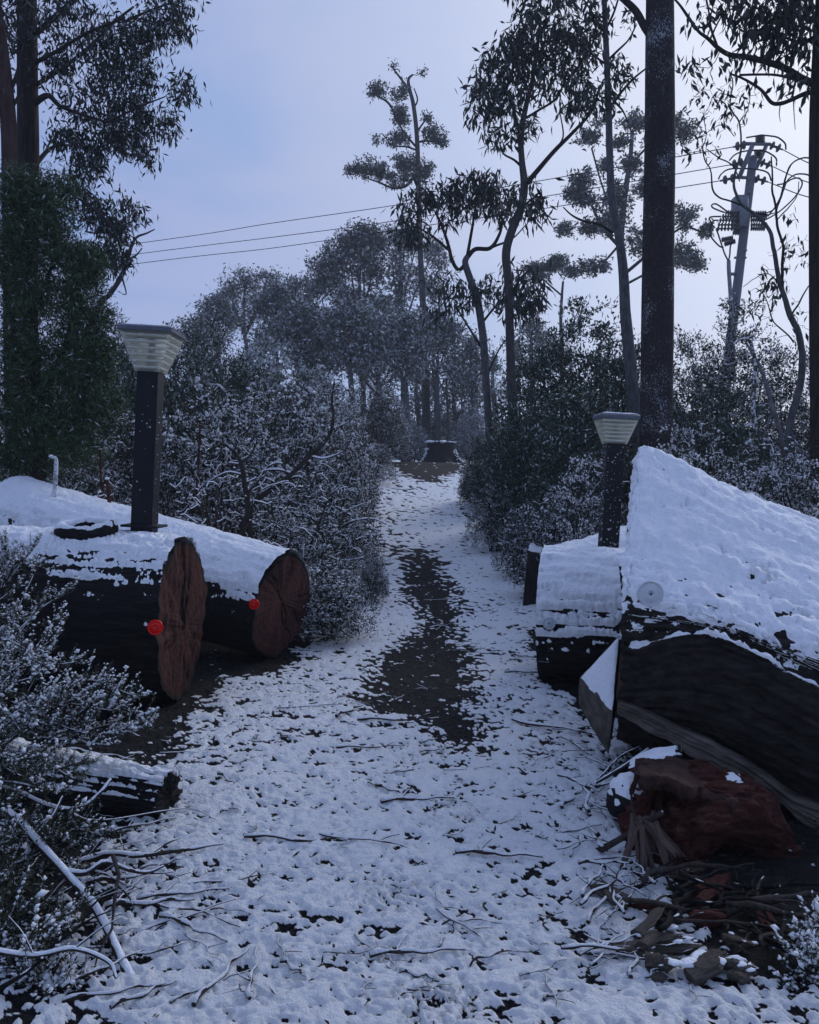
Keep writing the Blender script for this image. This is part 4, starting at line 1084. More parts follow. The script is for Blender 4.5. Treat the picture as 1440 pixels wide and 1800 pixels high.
# --- bare bent tree in front of the utility pole
tree('bent_tree', 'bare crooked small tree with snowy lower stem in front of the utility pole', 9.0,
     [[(1388, 812, 20), (1386, 770, 19), (1392, 730, 18), (1402, 695, 18), (1410, 650, 17), (1410, 610, 16), (1400, 575, 15), (1388, 550, 14), (1378, 520, 12), (1366, 480, 11), (1360, 440, 10), (1352, 408, 9), (1338, 388, 8), (1318, 368, 8), (1300, 352, 7), (1290, 330, 6), (1292, 305, 5), (1300, 275, 5), (1304, 240, 4), (1300, 215, 4), (1286, 190, 3), (1288, 150, 3), (1280, 125, 2)],
      [(1386, 548, 10), (1376, 510, 8), (1374, 470, 7), (1376, 430, 6), (1366, 395, 6), (1362, 350, 5), (1357, 310, 4), (1356, 275, 3)],
      [(1310, 360, 5), (1285, 354, 4), (1262, 345, 4), (1252, 330, 4), (1250, 300, 3), (1240, 285, 3), (1234, 262, 3), (1240, 240, 2), (1236, 200, 2)],
      [(1300, 320, 3), (1286, 290, 3), (1262, 276, 3), (1240, 262, 2)], [(1364, 370, 3), (1375, 340, 3), (1385, 300, 3), (1400, 282, 3), (1426, 277, 2)], [(1390, 555, 5), (1405, 530, 4), (1425, 500, 3), (1440, 480, 3)],
      [(1395, 600, 4), (1360, 560, 3), (1345, 520, 2), (1330, 505, 2)], [(1372, 500, 3), (1350, 480, 2), (1325, 490, 2), (1305, 505, 1.5)], [(1366, 385, 3), (1385, 365, 3), (1402, 345, 2), (1406, 320, 2)], [(1320, 372, 3), (1345, 378, 3), (1370, 372, 2)],
      [(1300, 215, 3), (1315, 190, 2), (1320, 160, 2), (1310, 140, 2)], [(1292, 240, 2), (1270, 220, 2), (1240, 235, 1.5), (1205, 255, 1)], [(1236, 265, 2), (1215, 270, 1.5), (1195, 278, 1)]],
     [(1270, 190, 50, 50, 34), (1250, 150, 50, 40, 24), (1225, 260, 40, 30, 26), (1300, 180, 40, 40, 20), (1370, 500, 40, 40, 22), (1400, 430, 40, 50, 26), (1350, 500, 34, 34, 24), (1330, 540, 40, 30, 20), (1275, 205, 10, 8, 4), (1395, 385, 14, 12, 4), (1345, 470, 14, 16, 4), (1225, 110, 20, 12, 6), (1420, 560, 20, 40, 8)],
     LEAF_GUM, BARK_PALE, TWIG, seed=11, L=.10, W=.030, per=1, spread=.03, droop=.9, tip=.0022, k=.008, rough=.06, wob=.02, thin=.72)
tree('twin_stem_shrub', 'small bare twin-stemmed shrub with white snow-coated stems beside the crooked tree', 8.6,
     [[(1360, 808, 11), (1340, 775, 10), (1326, 745, 9), (1324, 705, 8), (1328, 665, 8), (1326, 630, 7), (1318, 600, 5), (1305, 596, 3), (1290, 605, 2)], [(1380, 805, 8), (1372, 760, 8), (1358, 715, 8), (1348, 680, 7), (1338, 650, 6), (1322, 620, 5), (1310, 600, 3)], [(1326, 740, 4), (1305, 715, 3), (1300, 700, 2)], [(1340, 772, 3), (1352, 740, 3), (1362, 715, 2)], [(1326, 745, 4), (1310, 750, 3), (1345, 730, 2)]],
     [(1340, 610, 40, 40, 14), (1300, 650, 30, 30, 8)], None, m_bark_frosted('snow_coated_stem', (.06, .055, .055), amount=.62), TWIG_FAR, seed=12, per=0, cat='shrub', tip=.003, k=.008, snowy=True)
tree('bare_shrub', 'arching bare branch with a white snow line leaning right above the round sawn end', 8.6,
     [[(438, 930, 12), (446, 885, 11), (480, 858, 10), (512, 834, 9), (540, 806, 8), (566, 782, 7), (582, 758, 6), (586, 730, 5), (584, 700, 4), (588, 670, 3)], [(516, 834, 6), (490, 826, 5), (465, 828, 4), (448, 842, 3)], [(508, 838, 5), (495, 815, 4), (476, 818, 4), (462, 834, 3)], [(545, 802, 5), (570, 806, 4), (600, 795, 3), (615, 780, 2)], [(500, 845, 5), (525, 838, 4), (545, 852, 3)], [(484, 856, 5), (488, 840, 4), (500, 868, 3)], [(582, 755, 4), (600, 748, 3), (612, 742, 2)]],
     [(580, 690, 30, 30, 12), (600, 760, 30, 24, 10), (450, 830, 24, 20, 8), (520, 780, 30, 24, 8)], LEAF_SHRUB, STICK_BARK, STICK_BARK, seed=21, per=5, L=.045, W=.013, spread=.04, droop=-.2, cat='shrub', snowy=True, tip=.003, k=.008, frost=.8, frost_p=.4)
tree('bare_shrub', 'dark crooked bare stem with snowy forks right of the tall lamp post', 8.0,
     [[(425, 950, 12), (436, 900, 11), (430, 850, 9), (424, 815, 8), (412, 795, 6), (395, 780, 5)], [(424, 815, 5), (440, 800, 4), (452, 775, 3), (448, 760, 2)], [(432, 870, 5), (455, 845, 4), (470, 832, 3)], [(412, 795, 4), (420, 770, 3), (440, 750, 3), (445, 715, 2), (450, 690, 2)], [(428, 835, 4), (400, 830, 3), (370, 845, 3), (350, 860, 2)]],
     [(450, 700, 24, 24, 10), (400, 770, 30, 24, 10), (460, 770, 20, 20, 8)], LEAF_SHRUB, TWIG, STICK_BARK, seed=22, per=4, L=.045, W=.013, spread=.04, droop=-.2, cat='shrub', snowy=True, tip=.003, k=.008, frost=.8, frost_p=.4)
tree('bare_shrub', 'thin snow-lined branches bowing over the low heath bush by the mulch strip', 9.0,
     [[(560, 1010, 8), (575, 960, 7), (598, 930, 6), (625, 915, 4), (655, 912, 3), (680, 922, 2)], [(575, 960, 5), (560, 925, 4), (540, 905, 3), (510, 900, 2)], [(590, 940, 4), (610, 900, 3), (640, 885, 2)], [(570, 975, 4), (600, 985, 3), (640, 980, 2)]],
     [(640, 900, 26, 18, 8), (540, 905, 26, 18, 8)], LEAF_SHRUB, STICK_BARK, STICK_BARK, seed=23, per=6, L=.045, W=.013, spread=.04, droop=-.2, cat='shrub', snowy=True, tip=.003, k=.008, frost=.8, frost_p=.4)
# --- far gums at the right
FARG = 'pale far gums right of the path'
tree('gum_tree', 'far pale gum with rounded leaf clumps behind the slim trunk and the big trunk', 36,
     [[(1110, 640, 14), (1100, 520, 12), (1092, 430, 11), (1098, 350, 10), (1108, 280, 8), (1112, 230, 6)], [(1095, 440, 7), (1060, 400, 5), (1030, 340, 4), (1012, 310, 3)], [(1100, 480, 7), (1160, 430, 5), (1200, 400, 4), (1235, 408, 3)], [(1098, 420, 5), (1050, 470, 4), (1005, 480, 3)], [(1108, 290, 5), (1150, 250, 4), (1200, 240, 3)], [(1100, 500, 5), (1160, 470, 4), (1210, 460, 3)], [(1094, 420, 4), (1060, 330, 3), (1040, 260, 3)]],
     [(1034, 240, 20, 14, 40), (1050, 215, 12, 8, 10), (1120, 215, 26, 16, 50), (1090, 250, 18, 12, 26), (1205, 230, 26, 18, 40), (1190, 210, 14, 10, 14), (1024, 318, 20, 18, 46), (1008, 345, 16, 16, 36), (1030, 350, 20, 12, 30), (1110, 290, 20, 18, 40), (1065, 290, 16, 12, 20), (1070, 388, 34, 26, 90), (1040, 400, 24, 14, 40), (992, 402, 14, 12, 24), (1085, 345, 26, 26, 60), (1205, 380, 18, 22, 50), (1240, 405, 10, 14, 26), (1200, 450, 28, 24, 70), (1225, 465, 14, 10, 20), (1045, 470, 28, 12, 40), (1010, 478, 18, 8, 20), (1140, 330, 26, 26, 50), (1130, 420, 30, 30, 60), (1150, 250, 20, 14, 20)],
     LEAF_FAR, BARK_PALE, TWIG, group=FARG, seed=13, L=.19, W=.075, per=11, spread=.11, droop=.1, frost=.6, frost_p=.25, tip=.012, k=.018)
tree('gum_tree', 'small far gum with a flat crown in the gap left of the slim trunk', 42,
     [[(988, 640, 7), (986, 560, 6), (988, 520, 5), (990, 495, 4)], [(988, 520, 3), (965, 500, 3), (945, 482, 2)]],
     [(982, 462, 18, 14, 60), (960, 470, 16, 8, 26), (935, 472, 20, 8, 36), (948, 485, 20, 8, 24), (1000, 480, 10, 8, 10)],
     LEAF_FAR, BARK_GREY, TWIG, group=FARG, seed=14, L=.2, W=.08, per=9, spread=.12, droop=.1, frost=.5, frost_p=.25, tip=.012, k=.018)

# --- far forest across the middle
FOR = 'gums of the far forest behind the path crest'
def far_gum(label, Y, x, top, base, crown, seed, leafs=1.0, pale=.35, stems=None, thin=False, bark=None):
    h = base - top
    tr = [(x + 4, base, 9 * 40 / Y), (x + 2, base - h * .35, 8 * 40 / Y), (x - 3, base - h * .6, 6 * 40 / Y), (x, top + h * .08, 3)]
    rg = random.Random(seed)
    st = [tr] + (stems or [])
    for c in crown[:6]:
        f = rg.uniform(.35, .6); st.append([(x + 1, base - h * f, 5), ((x + c[0]) / 2 + rg.uniform(-6, 6), (base - h * f + c[1]) / 2 + 8, 3.5), (c[0], c[1] + c[3] * .4, 2)])
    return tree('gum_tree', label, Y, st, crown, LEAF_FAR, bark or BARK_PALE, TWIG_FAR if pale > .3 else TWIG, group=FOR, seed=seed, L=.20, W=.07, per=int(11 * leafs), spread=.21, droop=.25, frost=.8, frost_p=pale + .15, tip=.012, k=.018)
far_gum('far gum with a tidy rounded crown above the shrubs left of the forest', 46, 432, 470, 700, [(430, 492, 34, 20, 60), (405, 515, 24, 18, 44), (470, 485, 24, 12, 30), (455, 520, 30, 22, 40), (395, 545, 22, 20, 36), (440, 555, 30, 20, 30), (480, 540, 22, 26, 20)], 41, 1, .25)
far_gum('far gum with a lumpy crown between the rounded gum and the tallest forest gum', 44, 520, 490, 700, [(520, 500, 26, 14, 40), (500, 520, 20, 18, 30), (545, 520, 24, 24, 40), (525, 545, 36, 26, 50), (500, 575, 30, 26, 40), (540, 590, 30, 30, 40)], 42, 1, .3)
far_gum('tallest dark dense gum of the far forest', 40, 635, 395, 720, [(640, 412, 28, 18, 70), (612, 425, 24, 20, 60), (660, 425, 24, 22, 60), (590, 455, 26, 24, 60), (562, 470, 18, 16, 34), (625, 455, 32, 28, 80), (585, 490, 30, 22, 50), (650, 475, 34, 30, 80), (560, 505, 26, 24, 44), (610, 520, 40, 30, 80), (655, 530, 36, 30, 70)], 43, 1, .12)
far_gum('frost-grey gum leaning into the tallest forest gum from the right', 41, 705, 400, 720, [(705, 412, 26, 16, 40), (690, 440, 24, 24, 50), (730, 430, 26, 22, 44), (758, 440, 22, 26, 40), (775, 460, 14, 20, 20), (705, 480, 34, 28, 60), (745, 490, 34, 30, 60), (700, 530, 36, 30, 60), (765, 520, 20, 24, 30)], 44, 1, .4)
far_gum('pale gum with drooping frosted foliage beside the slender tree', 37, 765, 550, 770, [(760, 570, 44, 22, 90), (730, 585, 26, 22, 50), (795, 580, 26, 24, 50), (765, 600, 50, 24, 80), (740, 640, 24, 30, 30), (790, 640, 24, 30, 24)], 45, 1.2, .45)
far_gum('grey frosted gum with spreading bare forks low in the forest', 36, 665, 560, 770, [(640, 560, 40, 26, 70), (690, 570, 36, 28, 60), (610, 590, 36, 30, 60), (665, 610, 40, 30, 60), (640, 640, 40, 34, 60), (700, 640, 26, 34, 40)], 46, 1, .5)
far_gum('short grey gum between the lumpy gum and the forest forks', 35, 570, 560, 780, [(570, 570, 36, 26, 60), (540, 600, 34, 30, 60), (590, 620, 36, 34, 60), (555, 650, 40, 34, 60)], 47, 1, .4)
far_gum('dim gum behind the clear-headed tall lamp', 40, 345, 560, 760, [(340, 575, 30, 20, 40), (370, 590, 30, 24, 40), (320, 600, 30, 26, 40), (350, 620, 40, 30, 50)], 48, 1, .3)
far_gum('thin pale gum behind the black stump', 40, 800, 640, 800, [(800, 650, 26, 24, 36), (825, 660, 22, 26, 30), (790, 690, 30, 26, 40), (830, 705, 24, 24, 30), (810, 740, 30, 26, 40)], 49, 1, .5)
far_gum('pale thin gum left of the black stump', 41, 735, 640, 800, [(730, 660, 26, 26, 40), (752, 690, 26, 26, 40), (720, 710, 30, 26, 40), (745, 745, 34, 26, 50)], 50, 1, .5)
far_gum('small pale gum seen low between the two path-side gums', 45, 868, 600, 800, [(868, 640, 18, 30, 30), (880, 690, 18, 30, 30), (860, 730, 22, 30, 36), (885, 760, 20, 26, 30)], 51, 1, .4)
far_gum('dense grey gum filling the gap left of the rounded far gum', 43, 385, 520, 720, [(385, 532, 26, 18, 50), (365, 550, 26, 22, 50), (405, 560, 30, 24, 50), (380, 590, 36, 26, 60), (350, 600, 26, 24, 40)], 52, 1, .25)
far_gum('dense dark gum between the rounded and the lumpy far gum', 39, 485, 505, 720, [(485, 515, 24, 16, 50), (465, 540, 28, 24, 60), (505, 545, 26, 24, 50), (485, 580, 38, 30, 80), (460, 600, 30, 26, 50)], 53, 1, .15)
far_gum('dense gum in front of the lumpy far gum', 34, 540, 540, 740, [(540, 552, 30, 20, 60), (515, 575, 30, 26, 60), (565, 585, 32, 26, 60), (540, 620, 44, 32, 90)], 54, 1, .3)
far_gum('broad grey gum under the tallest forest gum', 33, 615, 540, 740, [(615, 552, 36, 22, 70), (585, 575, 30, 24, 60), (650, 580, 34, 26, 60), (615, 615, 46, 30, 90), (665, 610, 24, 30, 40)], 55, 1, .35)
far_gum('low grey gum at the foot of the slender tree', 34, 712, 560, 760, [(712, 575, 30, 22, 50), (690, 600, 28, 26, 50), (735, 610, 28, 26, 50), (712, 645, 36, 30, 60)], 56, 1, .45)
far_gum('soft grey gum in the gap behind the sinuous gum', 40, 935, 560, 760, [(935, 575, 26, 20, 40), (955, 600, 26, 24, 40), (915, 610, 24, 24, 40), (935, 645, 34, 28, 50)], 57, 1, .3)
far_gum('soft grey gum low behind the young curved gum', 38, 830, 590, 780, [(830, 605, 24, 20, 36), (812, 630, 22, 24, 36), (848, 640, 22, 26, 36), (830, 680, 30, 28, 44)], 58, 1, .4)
for i, (x, tp, w, lab) in enumerate([(771, 600, 8, 'tall straight bare pole-like trunk just behind the black stump'), (787, 640, 5, 'thin bare trunk right of the pole-like trunk behind the stump'), (838, 620, 7, 'bare leaning trunk at the right of the path crest'), (745, 620, 7, 'bare grey trunk left of the pole-like trunk behind the stump'), (812, 680, 4, 'thinnest bare trunk behind the path crest')]):
    tree('bare_tree', lab, 37 + i * 1.7, [[(x, 806, w), (x + 1, 740, w * .95), (x - 2, 680, w * .8), (x, tp, w * .5)], [(x, 720, 3), (x + 14, 690, 2), (x + 22, 660, 1.5)], [(x - 1, 700, 3), (x - 14, 670, 2), (x - 18, 640, 1.5)]],
         [(x, tp, 16, 24, 14), (x + 18, 660, 14, 20, 8)], LEAF_FAR, BARK_PALE, TWIG_FAR, seed=60 + i, per=3, L=.25, W=.09, spread=.2, tip=.012, k=.016, frost=.7, frost_p=.5, group='bare trunks behind the stump')

# ------------------------------------------------------------------ shrubs: a few grown kinds, copied
def shrub_proto(kind, seed, n_t=420, leafL=.04, leafW=.016, per=14, snow_p=.6, snow_s=.02, leaf=None, bare=.0, up=.5, frost=.5, frost_p=.12, tuft=.035, twig=None, shape='dome', stemn=9, tip=.002, snow_n=2, twig_snow=.3, asp=1.0):
    """unit shrub: about 1 wide and 1 tall, standing on z=0"""
    rg = np.random.default_rng(seed)
    q = nrm(rg.normal(size=(n_t, 3))); q[:, 2] = np.abs(q[:, 2])
    r = rg.random(n_t) ** .42
    lob = 1 + .28 * fbm(q * 1.9 + seed, 3, seed)
    T = q * (r * lob)[:, None] * np.array([.5, .5, .86]); T[:, 2] += .08
    if shape == 'low': T[:, 2] = T[:, 2] * .9 + .02
    if shape == 'column': T[:, :2] *= (1.05 - .35 * T[:, 2:3])
    T[:, 2] *= asp
    nodes, rads, mb = [], [], MB()
    for i in range(stemn):
        a = rg.random() * 6.283; m = rg.random() ** .7
        top = np.array([math.cos(a) * m * .34, math.sin(a) * m * .34, rg.uniform(.35, .72) * asp])
        pl = smooth_poly(np.array([[.06 * math.cos(a), .06 * math.sin(a), -.04], top * np.array([.45, .45, .45]) + rg.normal(size=3) * .03, top]), 9)
        rr = np.linspace(.014, .005, 9); tube(mb, pl, rr, 5); nodes.append(pl); rads.append(rr)
    curves, rad = grow(np.vstack(nodes), np.concatenate(rads), T, rg, tip, .012, .16, 5)
    V, F = tube_batch(curves, rad, 3, cap=False); mb.add(V, F)
    parts = {}
    parts['branches'] = mb.mesh('branches', twig or TWIG, True)
    has = rg.random(n_t) > bare
    src = np.vstack([curves[has, -1], curves[has, -2][rg.random(has.sum()) < .5]])
    out = nrm(src - np.array([0, 0, .15])); K = len(src); szn = src / np.array([1, 1, asp])
    base = np.repeat(src, per, 0) + rg.normal(size=(K * per, 3)) * tuft
    d = np.repeat(out, per, 0) * .5 + rg.normal(size=base.shape) * .8 + np.array([0, 0, up])
    n = len(base); L = leafL * (.6 + .8 * rg.random(n))
    topness = np.clip(d[:, 2], 0, 1)
    fr = np.where(rg.random(n) < frost_p, frost * (.3 + .7 * rg.random(n)), 0)
    lb = MB(); leaf_quads(lb, base, d, L, leafW * (.7 + .6 * rg.random(n)), rg, fr, bend=.06)
    parts['crown'] = lb.mesh('crown', leaf or LEAF_SHRUB, False)
    if snow_p > 0:
        expo = .35 + .65 * np.clip(szn[:, 2] * 1.1, 0, 1) * np.clip(np.linalg.norm(szn * np.array([2, 2, 1.1]), axis=1), .3, 1)
        expo = expo * (.25 + 1.05 * sstep(-.22, .22, fbm(szn * 5.5 + seed, 2, seed + 40)))
        S = src[rg.random(K) < snow_p * expo]
        S = np.repeat(S, snow_n, 0) + rg.normal(size=(len(S) * snow_n, 3)) * np.array([1, 1, .55]) * tuft * 1.15
        S[:, 2] += leafL * .35
        sb = MB(); blobs_mesh(sb, S, snow_s * np.exp(rg.normal(0, .4, len(S)).clip(-1, .55)), rg, OCT, .62, .28, axis=rg.normal(size=(len(S), 3)) * np.array([1, 1, .4]), elong=1.7)
        # snow lying along the twigs
        sel = rg.random(n_t) < twig_snow
        cs = curves[sel].copy(); rs = rad[sel] * .85 + .0012
        cs[..., 2] += rad[sel] * .9 + .0015
        hz = 1 - np.abs(nrm(cs[:, -1] - cs[:, 0])[:, 2]); rs *= np.clip(hz * 1.6, .15, 1)[:, None]
        V, F = tube_batch(cs, rs, 4, cap=False); sb.add(V, F)
        parts['snow'] = sb.mesh('snow', SNOW_FINE, True)
    parts['_asp'] = asp
    return parts

def put_shrub(parts, name, label, px, top, Y, wpx, group, rz, cat='shrub', zs=None, sink=.0, dx=0):
    x = (px - 720) / FPX * Y * 1.0
    g = float(G(x, Y)); z = P(px, top, Y)[2]
    h = max(.25, z - g) / .94; w = wpx / FPX * Y
    t = empty(name, (x, Y, g - sink), label, cat, group, rz)
    t.scale = (w, w, h / parts['_asp'])
    for pn, me in parts.items():
        if pn == '_asp': continue
        o = link(pn, me, t)
    return t

SN = [shrub_proto('snowy', 101 + i, n_t=620, leafL=.021, leafW=.0075, per=15, snow_p=.85, snow_s=.0070, tuft=.021, twig_snow=.7, frost=.8, frost_p=.14, snow_n=6, stemn=12) for i in range(2)]
TALL = [shrub_proto('tall', 121 + i, n_t=820, leafL=.028, leafW=.011, per=16, snow_p=.35, snow_s=.007, snow_n=3, tuft=.027, frost=.8, frost_p=.2, shape='column', asp=1.9) for i in range(2)]
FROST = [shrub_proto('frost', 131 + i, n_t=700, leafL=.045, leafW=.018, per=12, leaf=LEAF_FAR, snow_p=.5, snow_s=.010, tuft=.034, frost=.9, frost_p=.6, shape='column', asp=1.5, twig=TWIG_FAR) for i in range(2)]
BROAD = [shrub_proto('broad', 141 + i, n_t=900, leafL=.040, leafW=.016, per=12, leaf=LEAF_BROAD, snow_p=.12, snow_s=.008, tuft=.028, up=.2, frost=.75, frost_p=.10, asp=1.8, twig_snow=.1) for i in range(2)]
BARE = [shrub_proto('bare', 161 + i, n_t=340, leafL=.022, leafW=.008, per=7, snow_p=.5, snow_s=.006, snow_n=3, bare=.55, tuft=.028, stemn=13, tip=.0028, twig_snow=.95, twig=STICK_BARK) for i in range(2)]
LOW = [shrub_proto('low', 181 + i, n_t=480, leafL=.034, leafW=.012, per=15, snow_p=.95, snow_s=.010, snow_n=5, frost=.7, frost_p=.2, tuft=.036, shape='low', twig_snow=.6) for i in range(2)]

rs = random.Random(7)
SHR = [
 # far belt, closing the view under the forest
 (TALL, 'tall_shrub', 'dark tall shrub far behind the clear-headed lamp, left of the dim gum', 255, 560, 20, 190, 'tall shrubs behind the left logs'),
 (TALL, 'tall_shrub', 'dark rounded tall shrub right of the tall lamp head', 370, 565, 19, 190, 'tall shrubs behind the left logs'),
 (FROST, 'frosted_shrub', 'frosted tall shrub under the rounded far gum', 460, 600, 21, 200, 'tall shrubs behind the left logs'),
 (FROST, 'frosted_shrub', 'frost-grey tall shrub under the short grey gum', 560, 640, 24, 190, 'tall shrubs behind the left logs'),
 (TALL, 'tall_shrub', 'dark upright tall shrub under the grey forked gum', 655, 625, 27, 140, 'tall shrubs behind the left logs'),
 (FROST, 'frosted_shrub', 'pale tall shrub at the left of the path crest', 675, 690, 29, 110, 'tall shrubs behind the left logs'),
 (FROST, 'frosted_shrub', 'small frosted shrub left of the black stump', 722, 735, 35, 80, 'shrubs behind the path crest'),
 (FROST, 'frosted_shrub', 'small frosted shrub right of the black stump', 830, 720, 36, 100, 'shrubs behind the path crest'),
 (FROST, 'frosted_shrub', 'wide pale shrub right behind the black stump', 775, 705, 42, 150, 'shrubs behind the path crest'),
 (TALL, 'tall_shrub', 'tall dark shrub at the far left behind the tea tree', 150, 560, 15, 260, 'tall shrubs behind the left logs'),
 (BROAD, 'broadleaf_shrub', 'dark broad-leaved shrub directly behind the tall lamp head', 215, 565, 13.0, 200, 'dark broad-leaved shrubs behind the left logs'),
 (BROAD, 'broadleaf_shrub', 'dark broad-leaved shrub under the dim gum right of the tall lamp head', 335, 580, 14.5, 180, 'dark broad-leaved shrubs behind the left logs'),
 (BROAD, 'broadleaf_shrub', 'dark broad-leaved shrub below the rounded far gum', 430, 610, 16.0, 170, 'dark broad-leaved shrubs behind the left logs'),
 (BROAD, 'broadleaf_shrub', 'dark broad-leaved shrub in the dip left of the stepped snowy shrub', 520, 655, 18.0, 150, 'dark broad-leaved shrubs behind the left logs'),
 # left snowy shrubs
 (SN, 'snowy_shrub', 'snow-clotted shrub above the lying log left of the tall lamp', 130, 735, 9.6, 260, 'snow-clotted shrubs behind the left logs'),
 (SN, 'snowy_shrub', 'snow-clotted shrub just behind the tall lamp post', 255, 690, 10.2, 260, 'snow-clotted shrubs behind the left logs'),
 (SN, 'snowy_shrub', 'big snow-clotted shrub right of the tall lamp post', 380, 660, 11.0, 290, 'snow-clotted shrubs behind the left logs'),
 (SN, 'snowy_shrub', 'snow-clotted shrub above the bare snowy branches', 500, 650, 13.0, 260, 'snow-clotted shrubs behind the left logs'),
 (SN, 'snowy_shrub', 'snow-clotted shrub rising in steps at the path side', 572, 680, 14.0, 200, 'snow-clotted shrubs behind the left logs'),
 (SN, 'snowy_shrub', 'dense snow-clotted shrub overhanging a dark hollow by the upper path', 590, 715, 17.0, 160, 'snow-clotted shrubs behind the left logs'),
 (BARE, 'bare_shrub', 'bare forked shrub with snow lines on every branch, right of the tall lamp', 400, 760, 8.4, 330, 'bare snowy shrubs behind the left logs'),
 (BARE, 'bare_shrub', 'bare snow-lined shrub reaching over the round sawn end', 500, 790, 9.2, 300, 'bare snowy shrubs behind the left logs'),
 (BARE, 'bare_shrub', 'small bare snow-lined shrub at the foot of the stepped shrub', 560, 800, 11.0, 200, 'bare snowy shrubs behind the left logs'),
 (SN, 'snowy_shrub', 'snow-clotted shrub between the round sawn end and the mulch strip', 525, 890, 9.0, 220, 'snow-clotted shrubs behind the left logs'),
 (LOW, 'heath_shrub', 'low white heath bush hugging the round sawn end', 578, 985, 7.5, 170, 'low heath bushes by the left logs'),
 (LOW, 'heath_shrub', 'low heath bush along the upper mulch strip', 605, 905, 11.5, 130, 'low heath bushes by the left logs'),
 (SN, 'snowy_shrub', 'dark-bottomed snowy shrub at the corner of the upper path', 655, 770, 22.0, 95, 'snow-clotted shrubs behind the left logs'),
 (LOW, 'heath_shrub', 'sparse heath sprig spilling onto the mulch strip', 655, 970, 9.6, 60, 'low heath bushes by the left logs'),
 (SN, 'snowy_shrub', 'snowy shrub close behind the lying log at the left edge', 20, 745, 8.8, 220, 'snow-clotted shrubs behind the left logs'),
 (BARE, 'bare_shrub', 'bare shrub between the lying log and the tall lamp', 190, 800, 8.0, 220, 'bare snowy shrubs behind the left logs'),
 # right
 (BROAD, 'broadleaf_shrub', 'dark broad-leaved shrub left of the slim trunk', 945, 575, 15.5, 170, 'dark broad-leaved shrubs right of the path'),
 (BROAD, 'broadleaf_shrub', 'tallest dark broad-leaved shrub behind the slim trunk', 1030, 515, 16.0, 210, 'dark broad-leaved shrubs right of the path'),
 (BROAD, 'broadleaf_shrub', 'dark broad-leaved shrub around the big trunk', 1110, 560, 14.0, 200, 'dark broad-leaved shrubs right of the path'),
 (BROAD, 'broadleaf_shrub', 'dark leafy shrub at the foot of the sinuous gum', 920, 680, 13.5, 150, 'dark broad-leaved shrubs right of the path'),
 (BROAD, 'broadleaf_shrub', 'dark leafy shrub behind the smaller lamp post', 1015, 650, 11.5, 210, 'dark broad-leaved shrubs right of the path'),
 (TALL, 'tall_shrub', 'fine-leaved shrub right of the big trunk', 1220, 560, 13.5, 200, 'fine-leaved shrubs under the utility pole'),
 (TALL, 'tall_shrub', 'fine-leaved shrub at the foot of the utility pole', 1300, 545, 15.0, 230, 'fine-leaved shrubs under the utility pole'),
 (TALL, 'tall_shrub', 'fine-leaved shrub behind the crooked tree', 1400, 590, 13.0, 220, 'fine-leaved shrubs under the utility pole'),
 (BROAD, 'broadleaf_shrub', 'dark shrub between big trunk and crooked tree', 1260, 650, 11.8, 220, 'dark broad-leaved shrubs right of the path'),
 (SN, 'snowy_shrub', 'snow-flecked shrub right of the big trunk foot', 1215, 710, 9.6, 170, 'snow-flecked shrubs above the huge log'),
 (SN, 'snowy_shrub', 'snow-flecked shrub at the foot of the crooked tree', 1330, 770, 8.2, 260, 'snow-flecked shrubs above the huge log'),
 (SN, 'snowy_shrub', 'snow-flecked shrub at the right edge above the huge log', 1430, 760, 7.6, 230, 'snow-flecked shrubs above the huge log'),
 (SN, 'snowy_shrub', 'snow-flecked shrub directly behind the ridge of the huge log', 1240, 795, 7.8, 230, 'snow-flecked shrubs above the huge log'),
 (SN, 'snowy_shrub', 'light snowy shrub around the smaller lamp post', 1040, 770, 9.0, 190, 'snowy bushes along the right of the path'),
 (LOW, 'heath_shrub', 'rounded snowy bush left of the smaller lamp post', 975, 855, 9.6, 170, 'snowy bushes along the right of the path'),
 (LOW, 'heath_shrub', 'rounded snowy bush nearest the upper path bend', 920, 880, 11.0, 110, 'snowy bushes along the right of the path'),
 (SN, 'snowy_shrub', 'dark snowy bush at the upper right of the path', 870, 835, 13.5, 110, 'snowy bushes along the right of the path'),
 (LOW, 'heath_shrub', 'tiny snowy bush under the two path-side gums', 850, 800, 19.0, 90, 'snowy bushes along the right of the path'),
 (BROAD, 'broadleaf_shrub', 'dark low shrub at the foot of the young curved gum', 870, 740, 18.0, 120, 'dark broad-leaved shrubs right of the path'),
]
cnt = {}
for (pr, nm, lab, px, top, Y, w, gr) in SHR:
    i = cnt.get(id(pr), 0); cnt[id(pr)] = i + 1
    put_shrub(pr[i % len(pr)], nm, lab, px, top, Y, w, gr, rs.uniform(0, 6.28))

# ------------------------------------------------------------------ utility pole and its lines
POLE_Y = 24.0
STEEL = m_simple('galvanised_steel', (.17, .18, .20), .55, .3, 12, .001, None, .4, .2)
POLEM = m_simple('grey_pole_paint', (.13, .14, .165), .6, .25, 3, .002, (1, 1, .3), .3)
INSUL = m_simple('dark_porcelain', (.05, .05, .055), .35, .3, 10, 0, None, .5)
CABLE = m_simple('black_cable', (.012, .012, .014), .6, .3, 10, 0, None, .3)
def pp(x, y, d=0): return P(x, y, POLE_Y + d)
def zoomp(x, y, d=0): return pp(1180 + x / 5.0, 210 + y / 5.0, d)
bx = pp(1267, 700); gz = float(G(bx[0], POLE_Y)); pbase = np.array([bx[0] - .12, POLE_Y, gz])
pole = empty('utility_pole', pbase, 'grey leaning utility pole with insulators and cable ends', 'utility pole')
mb = MB(); pts = smooth_poly(np.array([pbase, pp(1324, 278)]), 30); tube(mb, pts - pbase, np.linspace(.15, .118, 30), 16); mb.build('shaft', POLEM, pole)
